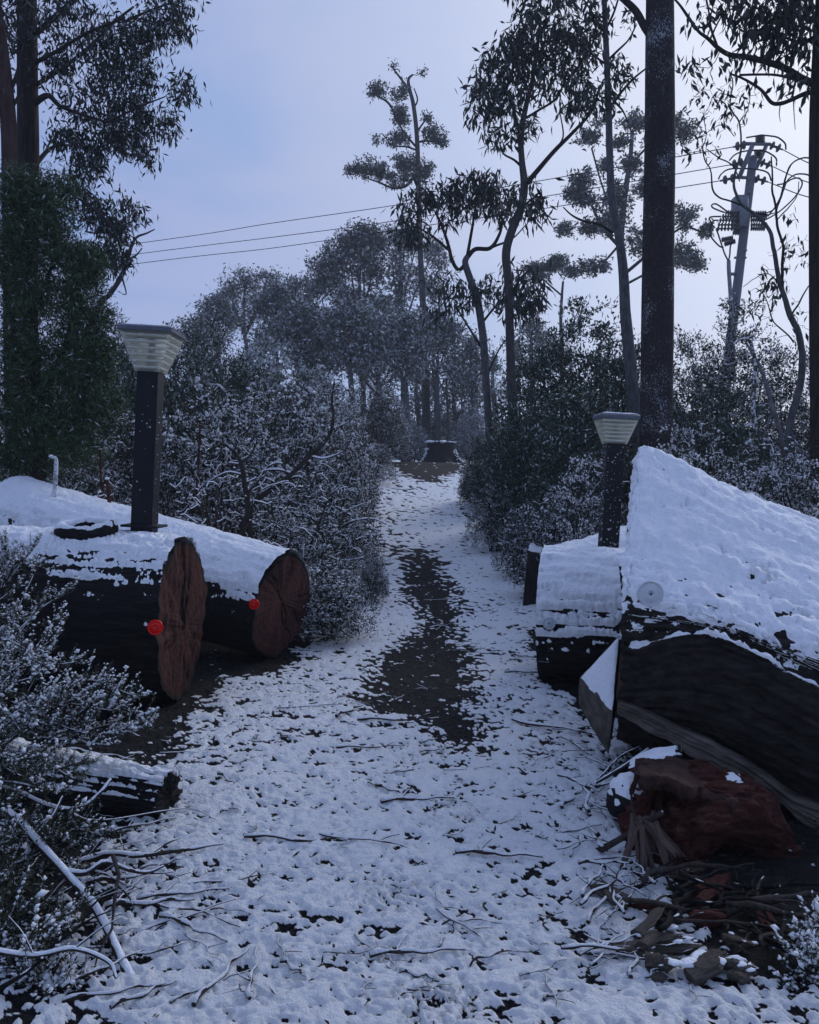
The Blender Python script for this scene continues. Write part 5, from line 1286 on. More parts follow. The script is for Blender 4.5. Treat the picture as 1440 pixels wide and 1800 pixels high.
mb = MB(); tube(mb, np.array([pp(1324, 279), pp(1324.5, 274)]) - pbase, [.13, .08], 16); mb.build('pole_cap', STEEL, pole)
def bar(name, a, b, w, mat, parent=pole, sides=4):
    m = MB(); tube(m, np.array([a, (np.array(a) + b) / 2, b]) - pbase, [w] * 3, sides); return m.build(name, mat, parent)
bar('brace', zoomp(715, 225, -.25), zoomp(600, 505, -.25), .065, POLEM)
bar('brace', zoomp(840, 222, .25), zoomp(745, 430, .25), .06, POLEM)
bar('crossarm', zoomp(640, 213), zoomp(872, 216), .055, STEEL)
bar('crossarm', zoomp(560, 508), zoomp(742, 514), .05, STEEL)
bar('crossarm', zoomp(630, 378, .3), zoomp(790, 378, .3), .05, STEEL)
def shed_insulator(a, b, r, n, name='insulator'):
    """string of porcelain sheds from a to b"""
    a, b = np.array(a), np.array(b); m = MB(); k = 0
    T = []; R = []
    for i in range(n):
        for f, rr in ((.05, .3), (.25, 1.0), (.45, .85), (.6, .3)):
            T.append((i + f) / n); R.append(rr * r)
    T, R = np.array(T), np.array(R)
    tube(m, a + (b - a) * T[:, None] - pbase, R, 10); return m.build(name, INSUL, pole)
shed_insulator(zoomp(782, 205), zoomp(782, 135), .14, 4)
shed_insulator(zoomp(768, 330), zoomp(768, 265), .13, 4)
WEND = [zoomp(545, 242), zoomp(515, 400, .3), zoomp(430, 540)]
EEND = [zoomp(980, 265), zoomp(885, 410, .3), zoomp(850, 548)]
for (a, b) in ((zoomp(655, 222), WEND[0]), (zoomp(632, 375, .3), WEND[1]), (zoomp(560, 512), WEND[2]), (zoomp(872, 222), EEND[0]), (zoomp(790, 375, .3), EEND[1]), (zoomp(738, 516), EEND[2])):
    shed_insulator(a, b, .13, 2, 'strain_insulator'); bar('insulator_rod', a, b, .03, STEEL)
# cable ends (ribbed terminations) fanned either side of the pole
for (x0, y0, x1, y1) in ((600, 818, 470, 818), (600, 850, 440, 852), (600, 884, 415, 886), (600, 926, 400, 926), (600, 958, 395, 960), (700, 826, 840, 822), (700, 852, 850, 850), (700, 884, 830, 882), (700, 926, 850, 926), (700, 958, 830, 960), (540, 1040, 440, 1060), (560, 1070, 465, 1098)):
    shed_insulator(zoomp(x0, y0, -.3), zoomp(x1, y1, -.3), .075, 7, 'cable_termination')
shed_insulator(zoomp(545, 988, -.2), zoomp(605, 990, -.2), .10, 3, 'surge_arrester')
V = sq_ring([(0, .17), (.06, .2), (.85, .2), (.9, .15)], .4) + (zoomp(600, 940, -.05) - pbase)[None, None] - np.array([0, 0, .05])
mb = MB(); mb.add(V.reshape(-1, 3), [grid_faces(4, 16, True), np.arange(16)[None, ::-1], (np.arange(16) + 48)[None]]); mb.build('junction_box', STEEL, pole)
def cab(name, zp, r, mat=CABLE, d=-.25):
    m = MB(); q = smooth_poly(np.array([zoomp(x, y, d) for x, y in zp]), len(zp) * 6); tube(m, q - pbase, np.full(len(q), r), 6); m.build(name, mat, pole)
for c in ([(395, 960), (410, 1000), (440, 1090), (470, 1180), (500, 1240)], [(470, 818), (420, 800), (365, 775), (358, 750), (400, 745), (480, 800), (560, 850)], [(440, 852), (340, 860), (350, 910), (340, 960), (350, 1030), (420, 1110), (460, 1125)],
          [(415, 886), (370, 890), (355, 920), (380, 945)], [(540, 1040), (520, 1120), (515, 1190), (505, 1240)], [(840, 822), (900, 790), (960, 700), (990, 600), (1010, 500), (1060, 390), (1150, 340), (1240, 340)],
          [(850, 850), (920, 760), (980, 640), (1020, 540), (1090, 485), (1170, 480), (1215, 492)], [(830, 882), (950, 810), (1080, 690), (1140, 600), (1150, 550), (1120, 515), (1060, 525), (1000, 560), (930, 575)], [(660, 160), (720, 150), (790, 140), (870, 145), (940, 160), (1000, 210), (1008, 265)],
          [(512, 360), (560, 310), (640, 280), (760, 270), (840, 285), (920, 340), (925, 410)], [(415, 525), (440, 480), (500, 440), (600, 430), (760, 440), (850, 470), (880, 540)]):
    cab('cable', c, .022)
cab('conduit', [(505, 1240), (507, 1330), (518, 1500), (530, 1700), (545, 2000), (550, 2300)], .055, STEEL)
bar('conduit_bracket', zoomp(505, 1358, -.2), zoomp(575, 1358), .05, STEEL)
for i, (x, y) in enumerate([(690, 520), (688, 640), (640, 675), (680, 750), (565, 1215), (655, 1150), (650, 1215)]):
    bar('step_bolt', zoomp(x - 8, y, -.16), zoomp(x + 8, y, -.22), .035, STEEL)
# the three conductors, strung to the left and on to the right
WL = [([(240, 428), (480, 392), (700, 360), (960, 316)], 'highest of the three power lines crossing the sky', 0), ([(245, 446), (480, 417), (690, 389), (960, 345)], 'middle one of the three power lines crossing the sky', 1), ([(228, 465), (480, 436), (690, 405), (960, 366)], 'lowest of the three power lines crossing the sky', 2)]
for pxs, lab, i in WL:
    far = [P(-500, pxs[0][1] + 95, 40), P(pxs[0][0], pxs[0][1], 35)] + [P(x, y, 35 - (x - 240) / 1050 * 11) for x, y in pxs[1:]] + [WEND[i]]
    q = smooth_poly(np.array(far), 80); m = MB(); b0 = q[-1].copy(); tube(m, q - b0, np.full(80, .014), 5)
    o = m.build('power_line', CABLE); o.location = b0; tag(o, lab, 'power line', 'power lines left of the pole')
for i, (x, y, lab) in enumerate([(1500, 305, 'upper power line leaving the pole for the right edge'), (1500, 337, 'middle power line leaving the pole for the right edge'), (1500, 358, 'lower power line leaving the pole for the right edge')]):
    a, b = EEND[i], P(x, y, 19); mid = (a + b) / 2 - np.array([0, 0, .12]); q = smooth_poly(np.array([a, mid, b, b + (b - mid) * 4]), 40)
    m = MB(); b0 = q[0].copy(); tube(m, q - b0, np.full(40, .014), 5); o = m.build('power_line', CABLE); o.location = b0; tag(o, lab, 'power line', 'power lines right of the pole')

# ------------------------------------------------------------------ stump on the crest, billet, stakes
SY = 33.0
sx = P(775, 812, SY)[0]; sg = float(G(sx, SY))
CHAR = m_simple('charred_wood', (.008, .008, .009), .9, .5, 8, .02)
def root_flare(s, th): return 1 + .75 * (1 - s) ** 3 * (.65 + .45 * np.cos(th * 5 + .6))
st = empty('tree_stump', (sx, SY, sg), 'black charred stump with snowy root flares on the path crest', 'stump')
V, ax, sd, up = cyl_rings((0, 0, -.15), (0, 0, .80), .62, .56, 40, 60, 91, .06, .10, 1.0, root_flare)
top = V[-1].copy(); V[-1:, :, 2] += .0
V[..., 2] += .07 * fbm(V * 3, 3, 4) * np.linspace(0, 1, 40)[:, None]
mb = MB(); mb.add(V.reshape(-1, 3), grid_faces(40, 60, True)); mb.build('bark', CHAR, st)
end_face(V[-1], CHAR, st, 'broken_top', np.array([0, 0, 1.]), seed=4, amp=.05)
rg = np.random.default_rng(9); sb = MB(); r = V[-1]; blobs_mesh(sb, r[::2] + np.array([0, 0, .02]), np.full(30, .07) * np.exp(rg.normal(0, .3, 30)), rg, OCT1, .45, .2)
fl = np.abs(np.cos(np.linspace(0, 6.283, 60, endpoint=False))) > .82
for row in range(4, 30, 2):
    rr = V[row][fl]; rr = rr[rg.random(len(rr)) < .55]; c0 = V[row].mean(0)
    blobs_mesh(sb, rr + (rr - c0) * .02, .045 * np.exp(rg.normal(0, .4, len(rr))), rg, OCT, .8, .2)
sb.build('snow', SNOW_FINE, st)['kind'] = 'stuff'

bt = empty('timber_billet', (0, 0, 0), 'short dark upright billet with a snowy slanted top left of the lamp-bearing log', 'billet')
BY = 9.1
bp = [P(x, y, BY) for x, y in ((929, 968), (960, 974), (958, 1062), (918, 1052))]
bt.location = (bp[3][0], BY, float(G(bp[3][0], BY))); bbase = np.array(bt.location)
bk = np.array([.05, .34, .0])
bot_z = float(G(.9, BY)) - .05
def low(p): q = np.array(p); q[2] = bot_z; return q
T4 = [bp[0], bp[1], bp[1] + bk, bp[0] + bk + np.array([0, 0, .03])]
B4 = [low(bp[3]), low(bp[2]), low(bp[2] + bk), low(bp[3] + bk)]
hull_block('bark', T4, B4, m_simple('fissured_dark_timber', (.022, .02, .02), .9, .6, 30, .02, (1, 1, .15), .15), bt, bbase, 12, amp=.015)
snow_patch('snow', [p + np.array([0, 0, .0]) for p in T4], .06, bt, bbase, 14)

def stick_mesh(seed, L, r, curve, fork=False, snowk=.9, bark=STICK_BARK):
    """a stick lying along x, resting on z=0, and its snow"""
    rg = np.random.default_rng(seed); n = 12
    t = np.linspace(-.5, .5, n)
    pts = np.stack([t * L, .45 * curve * L * (np.cos(t * 3) - .8) * rg.choice([-1, 1]) + .030 * L * rg.normal(size=n), r * 1.0 + np.abs(rg.normal(size=n)) * .10 * L * .12 + 0 * t], -1)
    pts[:, 1:] = np.apply_along_axis(lambda c: np.convolve(np.pad(c, 1, 'edge'), [.25, .5, .25], 'valid'), 0, pts[:, 1:])
    rr = r * np.linspace(1.15, .4, n) * (1 + .15 * rg.normal(size=n))
    ch = [(pts, rr)]
    if fork:
        for f in fork:
            i = int(f * n); d = np.array([.18 * L, rg.choice([-1, 1]) * .14 * L, .03 * L * rg.random()])
            s = pts[i] + np.linspace(0, 1, 7)[:, None] * d + np.stack([0 * np.arange(7), np.sin(np.linspace(0, 3, 7)) * .02 * L, 0 * np.arange(7)], -1)
            ch.append((s, np.linspace(rr[i] * .7, rr[i] * .3, 7)))
    w, s = MB(), MB()
    for p, q in ch:
        tube(w, p, q, 6, .12, seed)
        gap = sstep(-.25, .15, fbm(p * 9 / max(L, .3) + seed, 2, seed) + (snowk - .5))
        tube(s, p + np.array([0, 0, 1.0]) * (q * .5)[:, None], q * .88 * gap + .0002, 6, .3, seed + 1)
    return w.mesh('wood', bark), s.mesh('snow', SNOW)
STK = [stick_mesh(200 + i, 1.0, r, c, f, k) for i, (r, c, f, k) in enumerate([(.010, .08, (.7,), .8), (.012, .16, (.5,), .75), (.008, .05, (.35, .65), .8), (.015, .10, (.3,), .9), (.007, .24, None, .45), (.011, .08, (.6,), .7), (.018, .06, None, .95), (.006, .12, (.4, .7), .6)])]
BARE_K = len(STK); STK += [stick_mesh(260 + i, 1.0, .016, .2, (.3, .6), .02, BARK_BLACK if i else STICK_BARK) for i in range(3)]
rk = random.Random(5)
def stick(kind, x, y, L, rz, label, group, z=None, tilt=0.0, thick=1.0, name='fallen_stick'):
    w, s = STK[kind % len(STK)]
    zz = float(surf_z(x, y)) if z is None else z
    t = empty(name, (x, y, zz - .009), label, 'stick', group)
    t.rotation_euler = (0, -tilt, rz); t.scale = (L, max(.45, min(1.3, L * 1.6)) * thick, max(.45, min(1.3, L * 1.6)) * thick)
    link('wood', w, t); link('snow', s, t)
    return t
def heap_words(px, py, L, th, deg):
    size = 'short' if L < .2 else ('long' if L > .32 else 'middling'); fat = 'thick' if th > .8 else ('thin' if th < .62 else 'slim')
    d = deg % 180; way = 'level' if d < 20 or d > 160 else ('rising' if d < 70 else ('upright' if d < 110 else 'falling'))
    spot = 'by the lamp-bearing log' if py < 1340 and px < 1040 else ('below the timber step' if py < 1400 else ('left of the snow-capped burl' if py < 1480 else ('below the torn red chunk' if py < 1600 else 'near the long grey root')))
    return f'{size} {fat} snow-dusted stick lying {way} in the heap {spot}'
def gpos(px, py): Y = ground_Y(py); return (px - 720) / FPX * Y, Y
# sticks that can be told apart
for (px, py, L, deg, kd, th, lab) in [
    (735, 1425, .34, 14, 3, 1.0, 'thick snow-covered stick lying across the middle of the path'), (612, 1262, .30, 62, 6, 1.2, 'pale snow-topped broken branch at the left of the mulch strip'), (700, 1278, .5, 3, 0, .9, 'long thin stick lying level across the lower mulch strip'),
    (650, 1325, .38, 5, 0, .8, 'thin straight stick just below the mulch strip'), (782, 1100, .42, 24, 1, .8, 'forked pale stick on the dark mulch'), (775, 1055, .4, 8, 2, .6, 'thin twig across the upper mulch strip'), (560, 1252, .55, 12, 2, .6, 'long twiggy stick below the round sawn end'),
    (735, 1705, .3, 12, 3, 1.0, 'thick stick half bared in the foreground snow'), (878, 1705, .22, 25, 4, 1.0, 'small curved black twig in the foreground snow'), (812, 1655, .26, -48, 5, .9, 'snow-topped stick leaning on another in the foreground'), (790, 1665, .18, 70, 0, .8, 'short stick propped against the leaning one'), (830, 1642, .2, 6, 4, .8, 'thin curled twig above the leaning stick'),
    (880, 1525, .34, 0, 3, 1.1, 'dark level stick at the right of the foreground path'), (520, 1495, .45, -4, 0, .9, 'thin level stick left of the path middle'), (640, 1500, .40, -12, 5, .8, 'slim stick pointing to the path middle from the left'), (600, 1185, .25, 80, 3, .7, 'short pale stick pointing up the path below the low heath bush'),
    (255, 1612, .30, 12, 6, 1.1, 'stubby snow-topped stick beside the big curved branch'), (330, 1660, .30, -25, 3, 1.0, 'buried stick right of the big curved branch'), (380, 1745, .30, 72, 6, .8, 'fat snow-buried stick pointing away in the left foreground'), (440, 1735, .28, 100, 3, .8, 'second fat snow-buried stick in the left foreground'),
    (240, 1530, .62, 10, 1, .9, 'upcurved bare dark branch end reaching over the snow from the left'), (985, 1300, .6, -28, 5, 1.0, 'dark stick at the foot of the lamp-bearing log'), (935, 1190, .4, 4, 0, .9, 'stick beside the base of the lamp-bearing log')]:
    x, y = gpos(px, py); stick(kd, x, y, L, math.radians(deg), lab, None, thick=th)
# the heap by the huge log
for i in range(60):
    px, py = rk.uniform(965, 1150), rk.uniform(1270, 1720)
    if px < 965 + (py - 1330) * .28: px += (py - 1330) * .28
    if px > 1290: continue
    x, y = gpos(px, py)
    L_, a_, th_ = rk.uniform(.12, .38), rk.gauss(25, 45), rk.uniform(.5, .95)
    stick(rk.choice((0, 2, 3, 5, 6, 7)), x, y, L_, math.radians(a_) + rk.choice((0, 0, 1.1)), heap_words(px, py, L_, th_, a_), 'sticks heaped beside the huge log', z=float(surf_z(x, y)) + rk.uniform(-.005, .035), tilt=rk.uniform(-.12, .12), thick=th_)
for i in range(34):
    px, py = rk.uniform(20, 420), rk.uniform(1290, 1790)
    x, y = gpos(px, py)
    stick(rk.randrange(8), x, y, rk.uniform(.15, .5), math.radians(rk.gauss(0, 50)), 'thin snow-dusted stick in the litter at the left edge of the path', 'sticks in the litter left of the path', tilt=rk.uniform(-.08, .08), thick=rk.uniform(.4, .9))
for i in range(110):
    y = 2.3 + 6 * rk.random() ** 1.5; x = float(path_c(y)) + rk.uniform(-.95, .95)
    stick(rk.randrange(8), x, y, rk.uniform(.05, .2), rk.uniform(-1.5, 1.5), 'small snow-covered twig scattered on the open path', 'twigs scattered on the path', thick=rk.uniform(.5, .95), name='fallen_twig')
# big curved dead branch at the left
def laid_branch(name, label, pix, r0, r1, snow=.9, cat='branch', lift=.0, bark=STICK_BARK, twigs=()):
    q = []
    for px, py, h in pix:
        Y = (EYE - h) * FPX / (py - 840.0); p = P(px, py, Y); q.append(p)
    q = smooth_poly(np.array(q), 44); b0 = q[0].copy(); b0[2] = 0
    rr = np.linspace(r0, r1, 44); t = empty(name, b0, label, cat)
    w, s = MB(), MB(); tube(w, q - b0, rr, 8, .15, 3); tube(s, q - b0 + np.array([0, 0, .55]) * rr[:, None], rr * .95 * snow, 8, .3, 4)
    for tw in twigs:
        z = []
        for px, py, h in tw:
            Y = (EYE - h) * FPX / (py - 840.0); z.append(P(px, py, Y))
        z = smooth_poly(np.array(z), 20); r = np.linspace(r1 * .7, r1 * .25, 20); tube(w, z - b0, r, 5); tube(s, z - b0 + np.array([0, 0, .6]) * r[:, None], r * .85 * snow, 5, .3, 5)
    w.build('wood', bark, t); s.build('snow', SNOW, t); return t
laid_branch('dead_branch', 'big curved snow-topped dead branch sweeping down at the left', [(-40, 1395, .32), (20, 1432, .26), (75, 1490, .20), (125, 1545, .15), (165, 1592, .11), (195, 1645, .07), (215, 1690, .04), (240, 1735, .02)], .013, .016, .85,
            twigs=[[(110, 1530, .16), (150, 1535, .17), (185, 1515, .20), (230, 1530, .16), (262, 1533, .14), (288, 1522, .15)], [(60, 1475, .2), (90, 1440, .28), (110, 1400, .34)], [(150, 1575, .12), (120, 1620, .1), (128, 1650, .06)]])
laid_branch('dead_branch', 'long thin bowed branch crossing above the small foreground log', [(-30, 1375, .30), (30, 1392, .28), (90, 1418, .26), (140, 1420, .26), (175, 1395, .30), (195, 1370, .34)], .010, .006, .9, twigs=[[(120, 1422, .26), (150, 1440, .2), (200, 1440, .18), (290, 1425, .14), (340, 1422, .1), (378, 1440, .04)]])
laid_branch('dead_branch', 'thin dark branch low in the left corner', [(-20, 1670, .12), (60, 1680, .12), (130, 1668, .14), (190, 1690, .10), (205, 1720, .06)], .009, .005, .9, twigs=[[(130, 1668, .14), (180, 1630, .2), (215, 1612, .22)], [(60, 1680, .12), (40, 1640, .18), (15, 1610, .22)]])
laid_branch('dead_branch', 'long dark stick leaning out of the heap under the huge log', [(1045, 1500, .02), (1090, 1475, .10), (1130, 1450, .16), (1165, 1428, .22)], .014, .010, .35, twigs=[[(1120, 1455, .16), (1110, 1400, .26), (1122, 1360, .3)], [(1125, 1452, .15), (1100, 1520, .06)]])
laid_branch('dead_branch', 'row of snow-topped sticks wedged under the huge log end', [(1010, 1395, .02), (1055, 1372, .08), (1100, 1345, .15), (1140, 1318, .2)], .007, .010, .7, twigs=[[(1030, 1385, .05), (1075, 1375, .1), (1130, 1345, .18)], [(1050, 1372, .08), (1090, 1330, .16), (1125, 1312, .2)]])
# small foreground log
SY2 = 3.62
log('short_log', 'small flat black log with snow along its top in the left foreground', (-2.15, SY2 + .22, .12), (P(296, 1425, SY2)[0], SY2, .06), .17, .11, 77, BARK_BLACK, snow=(.60, .95, .6), hs=.026, nu=200, nv=120, bark=.09)
# stakes in the left shrubs
def stake(label, pix, Y, w, mat, snow_mat, name='stake', cat='stake'):
    q = smooth_poly(np.array([P(x, y, Y) for x, y in pix]), 16); b0 = q[0].copy(); t = empty(name, b0, label, cat)
    m = MB(); tube(m, q - b0, np.linspace(w, w * .7, 16), 7, .12, 8); m.build('wood', mat, t)
    s = MB(); blobs_mesh(s, np.array([q[-1] - b0 + np.array([0, 0, w * .2])]), np.array([w * 1.2]), np.random.default_rng(3), OCT1, .7, .1); s.build('snow', SNOW, t)
stake('white snow-coated broken stub rising behind the lying log', [(95, 905), (97, 850), (99, 820), (98, 806), (90, 803)], 7.6, .022, m_bark_frosted('snow_white_stub', (.1, .1, .1), amount=.8), SNOW, 'broken_stub', 'stub')
stake('red-brown wooden stake left of the tall lamp post', [(197, 930), (192, 880), (188, 842)], 7.6, .020, WOOD_RED, SNOW)
stake('thinner red-brown stake behind the tall lamp post', [(180, 930), (178, 860), (176, 790)], 8.2, .014, WOOD_RED, SNOW)
stake('slim red-brown stem standing right of the tall lamp post', [(345, 880), (350, 800), (352, 738)], 9.0, .014, WOOD_RED, SNOW, 'dead_sapling', 'sapling')

# ------------------------------------------------------------------ hollow red chunk under the huge log
HY = 3.35
hb = np.array([P(1210, 1560, HY)[0], HY, 0.0])
hc = empty('rotten_log', hb, 'torn splintered red chunk of rotten log under the huge log', 'log')
def m_torn():
    m, nt, n, l, b = mat_new('torn_red_wood')
    x = noise_node(nt, 9, 6, .7, 'Object', (.35, 3, 3)); y = noise_node(nt, 3, 3, .5)
    r1 = ramp(nt, x.outputs['Fac'], [(.30, (.012, .006, .005)), (.46, (.052, .015, .011)), (.62, (.105, .04, .030)), (.78, (.24, .16, .13))])
    l.new(r1.outputs['Color'], b.inputs['Base Color']); b.inputs['Roughness'].default_value = .9; b.inputs['Specular IOR Level'].default_value = .15
    bump(nt, x.outputs['Fac'], 1.0, .04, b); return m
TORN = m_torn()
def stave_mesh(seed, mat, blunt=.14):
    """a splinter of timber: unit length along x (torn end at +x), unit width y, unit thickness z"""
    rg = np.random.default_rng(seed); n, k = 26, 14
    x = np.linspace(0, 1, n); a = np.linspace(0, 2 * math.pi, k, endpoint=False)
    cx = np.sign(np.cos(a)) * np.abs(np.cos(a)) ** .6 * .5; cz = np.sign(np.sin(a)) * np.abs(np.sin(a)) ** .6 * .5
    jag = rg.uniform(0, .34, k); jag = .5 * jag + .5 * np.roll(jag, 1)
    X = x[:, None] * (1 - jag[None] * x[:, None] ** 2)
    tap = np.clip((1.02 - x) / blunt, .12, 1)[:, None] ** .6
    off = .18 * fbm(np.stack([x * 2.5, 0 * x + seed, 0 * x], -1), 3, seed)
    q = np.stack([np.broadcast_to(x[:, None] * 2.4, (n, k)), np.broadcast_to(np.cos(a) * 2.2, (n, k)), np.broadcast_to(np.sin(a) * 2.2, (n, k)) + seed], -1)
    m = 1 + .45 * fbm(q, 4, seed + 3)
    V = np.stack([X, (cx[None] * tap + off[:, None]) * m, cz[None] * (.5 + .5 * tap) * m + .12 * off[:, None]], -1)
    mb = MB(); mb.add(V.reshape(-1, 3), [grid_faces(n, k, True), np.arange(k)[None, ::-1], (np.arange(k) + (n - 1) * k)[None]])
    return mb.mesh('splinter', mat, False)
BARKRED_ = m_simple('pinkish_split_bark', (.05, .026, .022), .9, .6, 26, .02, (.3, 1, 1), .15)
STV = {m_.name: [stave_mesh(500 + 11 * i + j, m_) for j in range(5)] for i, m_ in enumerate((TORN, WOOD_RED, BARKRED_))}
def put_stave(mesh, root, org, xdir, zdir, L, W, T, name='splinter', parent=hc):
    x = nrm(np.array(xdir, float)[None])[0]; z = np.array(zdir, float); z = nrm((z - x * (z @ x))[None])[0]; y = np.cross(z, x)
    o = link(name, mesh, parent); p = np.array(root) - org
    from mathutils import Matrix
    o.matrix_basis = Matrix([[x[0] * L, y[0] * W, z[0] * T, p[0]], [x[1] * L, y[1] * W, z[1] * T, p[1]], [x[2] * L, y[2] * W, z[2] * T, p[2]], [0, 0, 0, 1]])
    return o
def chunk():
    """solid torn block: fibres run down to the right, the front is hollowed, splinters stick out of its left and lower edge"""
    rg = np.random.default_rng(5)
    v, f = _sub(*_sub(*_sub(*OCT2)))
    p = np.sign(v) * np.abs(v) ** .72                                  # boxy rather than round
    p = p * np.array([.30, .27, .255])
    fib = nrm(np.array([[.62, -.25, -.74]]))[0]; cr = nrm(np.cross(fib, [0, 1.0, 0])[None])[0]; c2 = np.cross(fib, cr)
    q = np.stack([v @ fib * 1.4, v @ cr * 7, v @ c2 * 7], -1)
    rid = 1 - np.abs(fbm(q, 5, 61)) * 2.6
    q2 = np.stack([v @ fib * 2.5, v @ cr * 19, v @ c2 * 19], -1)
    d = .075 * fbm(v * 1.7, 3, 60) + .040 * rid + .024 * (1 - np.abs(fbm(q2, 4, 62)) * 2.5)
    dent = np.exp(-(((p[:, 0] - .06) / .13) ** 2 + ((p[:, 2] + .02) / .12) ** 2)) * (p[:, 1] < 0)
    p = p + v * d[:, None]; p[:, 1] += .20 * dent * (1 + .3 * rid)
    p[:, 2] -= .35 * np.maximum(0, p[:, 0] - .02)                      # top slopes to the right
    step = np.floor((p[:, 2] + .3 * p[:, 0]) / .07); p[:, 1] += .018 * (hash01((step + 50).astype(np.int64), np.zeros_like(step, np.int64), np.zeros_like(step, np.int64), 3) - .5) * (p[:, 1] < .1)
    c0 = P(1238, 1468, 3.38)
    mb = MB(); mb.add(p + c0 - hb, f); mb.build('torn_block', TORN, hc, True)
    # splinters on the left rim and along the bottom
    for i in range(90):
        if i < 55: u = rg.random(); root = P(1150 + 14 * rg.normal(), 1360 + 190 * u, 3.26 + .02 * rg.normal()); dr = np.array([-.25, -.55, -.75]) + .3 * rg.normal(size=3)
        else: u = rg.random(); root = P(1160 + 120 * u, 1545 - 12 * u + 8 * rg.normal(), 3.20); dr = np.array([.75, -.45, -.35]) + .3 * rg.normal(size=3)
        key = TORN.name if rg.random() < .65 else WOOD_RED.name
        put_stave(STV[key][int(rg.integers(0, 5))], root, hb, dr, np.array([-.3, -.9, .2]) + .3 * rg.normal(size=3), rg.uniform(.06, .17), rg.uniform(.010, .026), rg.uniform(.008, .018))
    # bark slab still capping the top
    A = [P(1116, 1342, 3.50), P(1165, 1336, 3.52), P(1225, 1352, 3.50), P(1280, 1378, 3.46), P(1325, 1392, 3.42)]
    B = [P(1126, 1368, 3.20), P(1172, 1372, 3.16), P(1225, 1386, 3.14), P(1278, 1408, 3.13), P(1318, 1414, 3.14)]
    rough_slab('bark_slab', (A, B), (0, .01, -.05), BARKRED_, hc, hb, seed=31, amp=.022, ragged=.16)
chunk()
# pale torn plate along the lower rim and slab over its top
def plate(name, label, edgeA, edgeB, thick, mat, seed, cat='bark', amp=.02, snow=True):
    A = [np.array(p) for p in edgeA]; b0 = A[0].copy(); b0[2] = 0
    t = empty(name, b0, label, cat)
    rough_slab('slab', (edgeA, edgeB), thick, mat, t, b0, seed=seed, amp=amp)
    if snow:
        ring = [A[0], A[len(A) // 2], A[-1], np.array(edgeB[-1]), np.array(edgeB[len(edgeB) // 2]), np.array(edgeB[0])]
        snow_patch('snow', [p + np.array([0, 0, .006]) for p in ring], .022, t, b0, seed)
    return t
FIBRE = m_simple('bleached_fibrous_wood', (.15, .105, .088), .9, .6, 30, .02, (.3, 1, 1), .15)
def splinter_pile(name, label, root, tip, W, T, n, mat, seed, cat='splinter', spread=.03, snow=False):
    rg = np.random.default_rng(seed); root, tip = np.array(root), np.array(tip); b0 = root.copy(); b0[2] = 0
    t = empty(name, b0, label, cat); d = tip - root; L = np.linalg.norm(d)
    ms = [stave_mesh(900 + seed * 7 + j, mat, .35) for j in range(2)]
    for i in range(n):
        put_stave(ms[i % 2], root + rg.normal(size=3) * spread * np.array([1, 1, .5]), b0, d / L + rg.normal(size=3) * (.28 if n > 10 else .10), np.array([.1 * rg.normal(), .1 * rg.normal(), 1]), L * rg.uniform(.7, 1.05), W * rg.uniform(.6, 1.1), T * rg.uniform(.6, 1.1), 'splinter', t)
    if snow:
        m = MB(); K = 7; f = rg.random(K); blobs_mesh(m, root + d * f[:, None] - b0 + np.array([0, 0, T * .42]) + rg.normal(size=(K, 3)) * np.array([W * .25, W * .25, .002]), min(.018, W * .3) * np.exp(rg.normal(0, .3, K)), rg, OCT1, .42, .14, axis=np.repeat(d[None], K, 0), elong=1.5); m.build('snow', SNOW, t)
    return t
splinter_pile('wood_fringe', 'bleached torn wood fringe hanging below the torn red chunk', P(1126, 1440, 3.17), P(1172, 1550, 3.05), .026, .02, 22, FIBRE, 3, 'wood', .024)
splinter_pile('wood_fringe', 'paler fibrous wood scrap curling along the bottom of the torn red chunk', P(1165, 1542, 3.06), P(1258, 1538, 3.10), .026, .018, 16, FIBRE, 4, 'wood', .02)
# snow-capped burl left of the hollow log
bo = empty('timber_burl', P(1098, 1450, 3.5) * np.array([1, 1, 0]) + np.array([0, 0, .0]), 'round snow-capped burl pressed against the torn red chunk', 'burl')
b0 = np.array(bo.location); cc = P(1104, 1408, 3.5) - b0
v, f = _sub(*OCT2); V = v * np.array([.088, .12, .10]) * (1 + .16 * fbm(v * 3, 4, 5) + .06 * fbm(v * 12, 3, 6))[:, None] + cc
mb = MB(); mb.add(V, f); mb.build('bark', BARK_BLACK, bo)
up_ = sstep(.32, .7, v[:, 2] + .25 * fbm(v * 5, 3, 8) + .55 * fbm(v * 14, 2, 9)); V2 = V + v * (.016 * up_ - .006)[:, None] + np.array([0, 0, .006]) * up_[:, None]
kp = up_[f].max(1) > 0; mb = MB(); mb.add(V2, f[kp]); mb.build('snow', SNOW, bo)
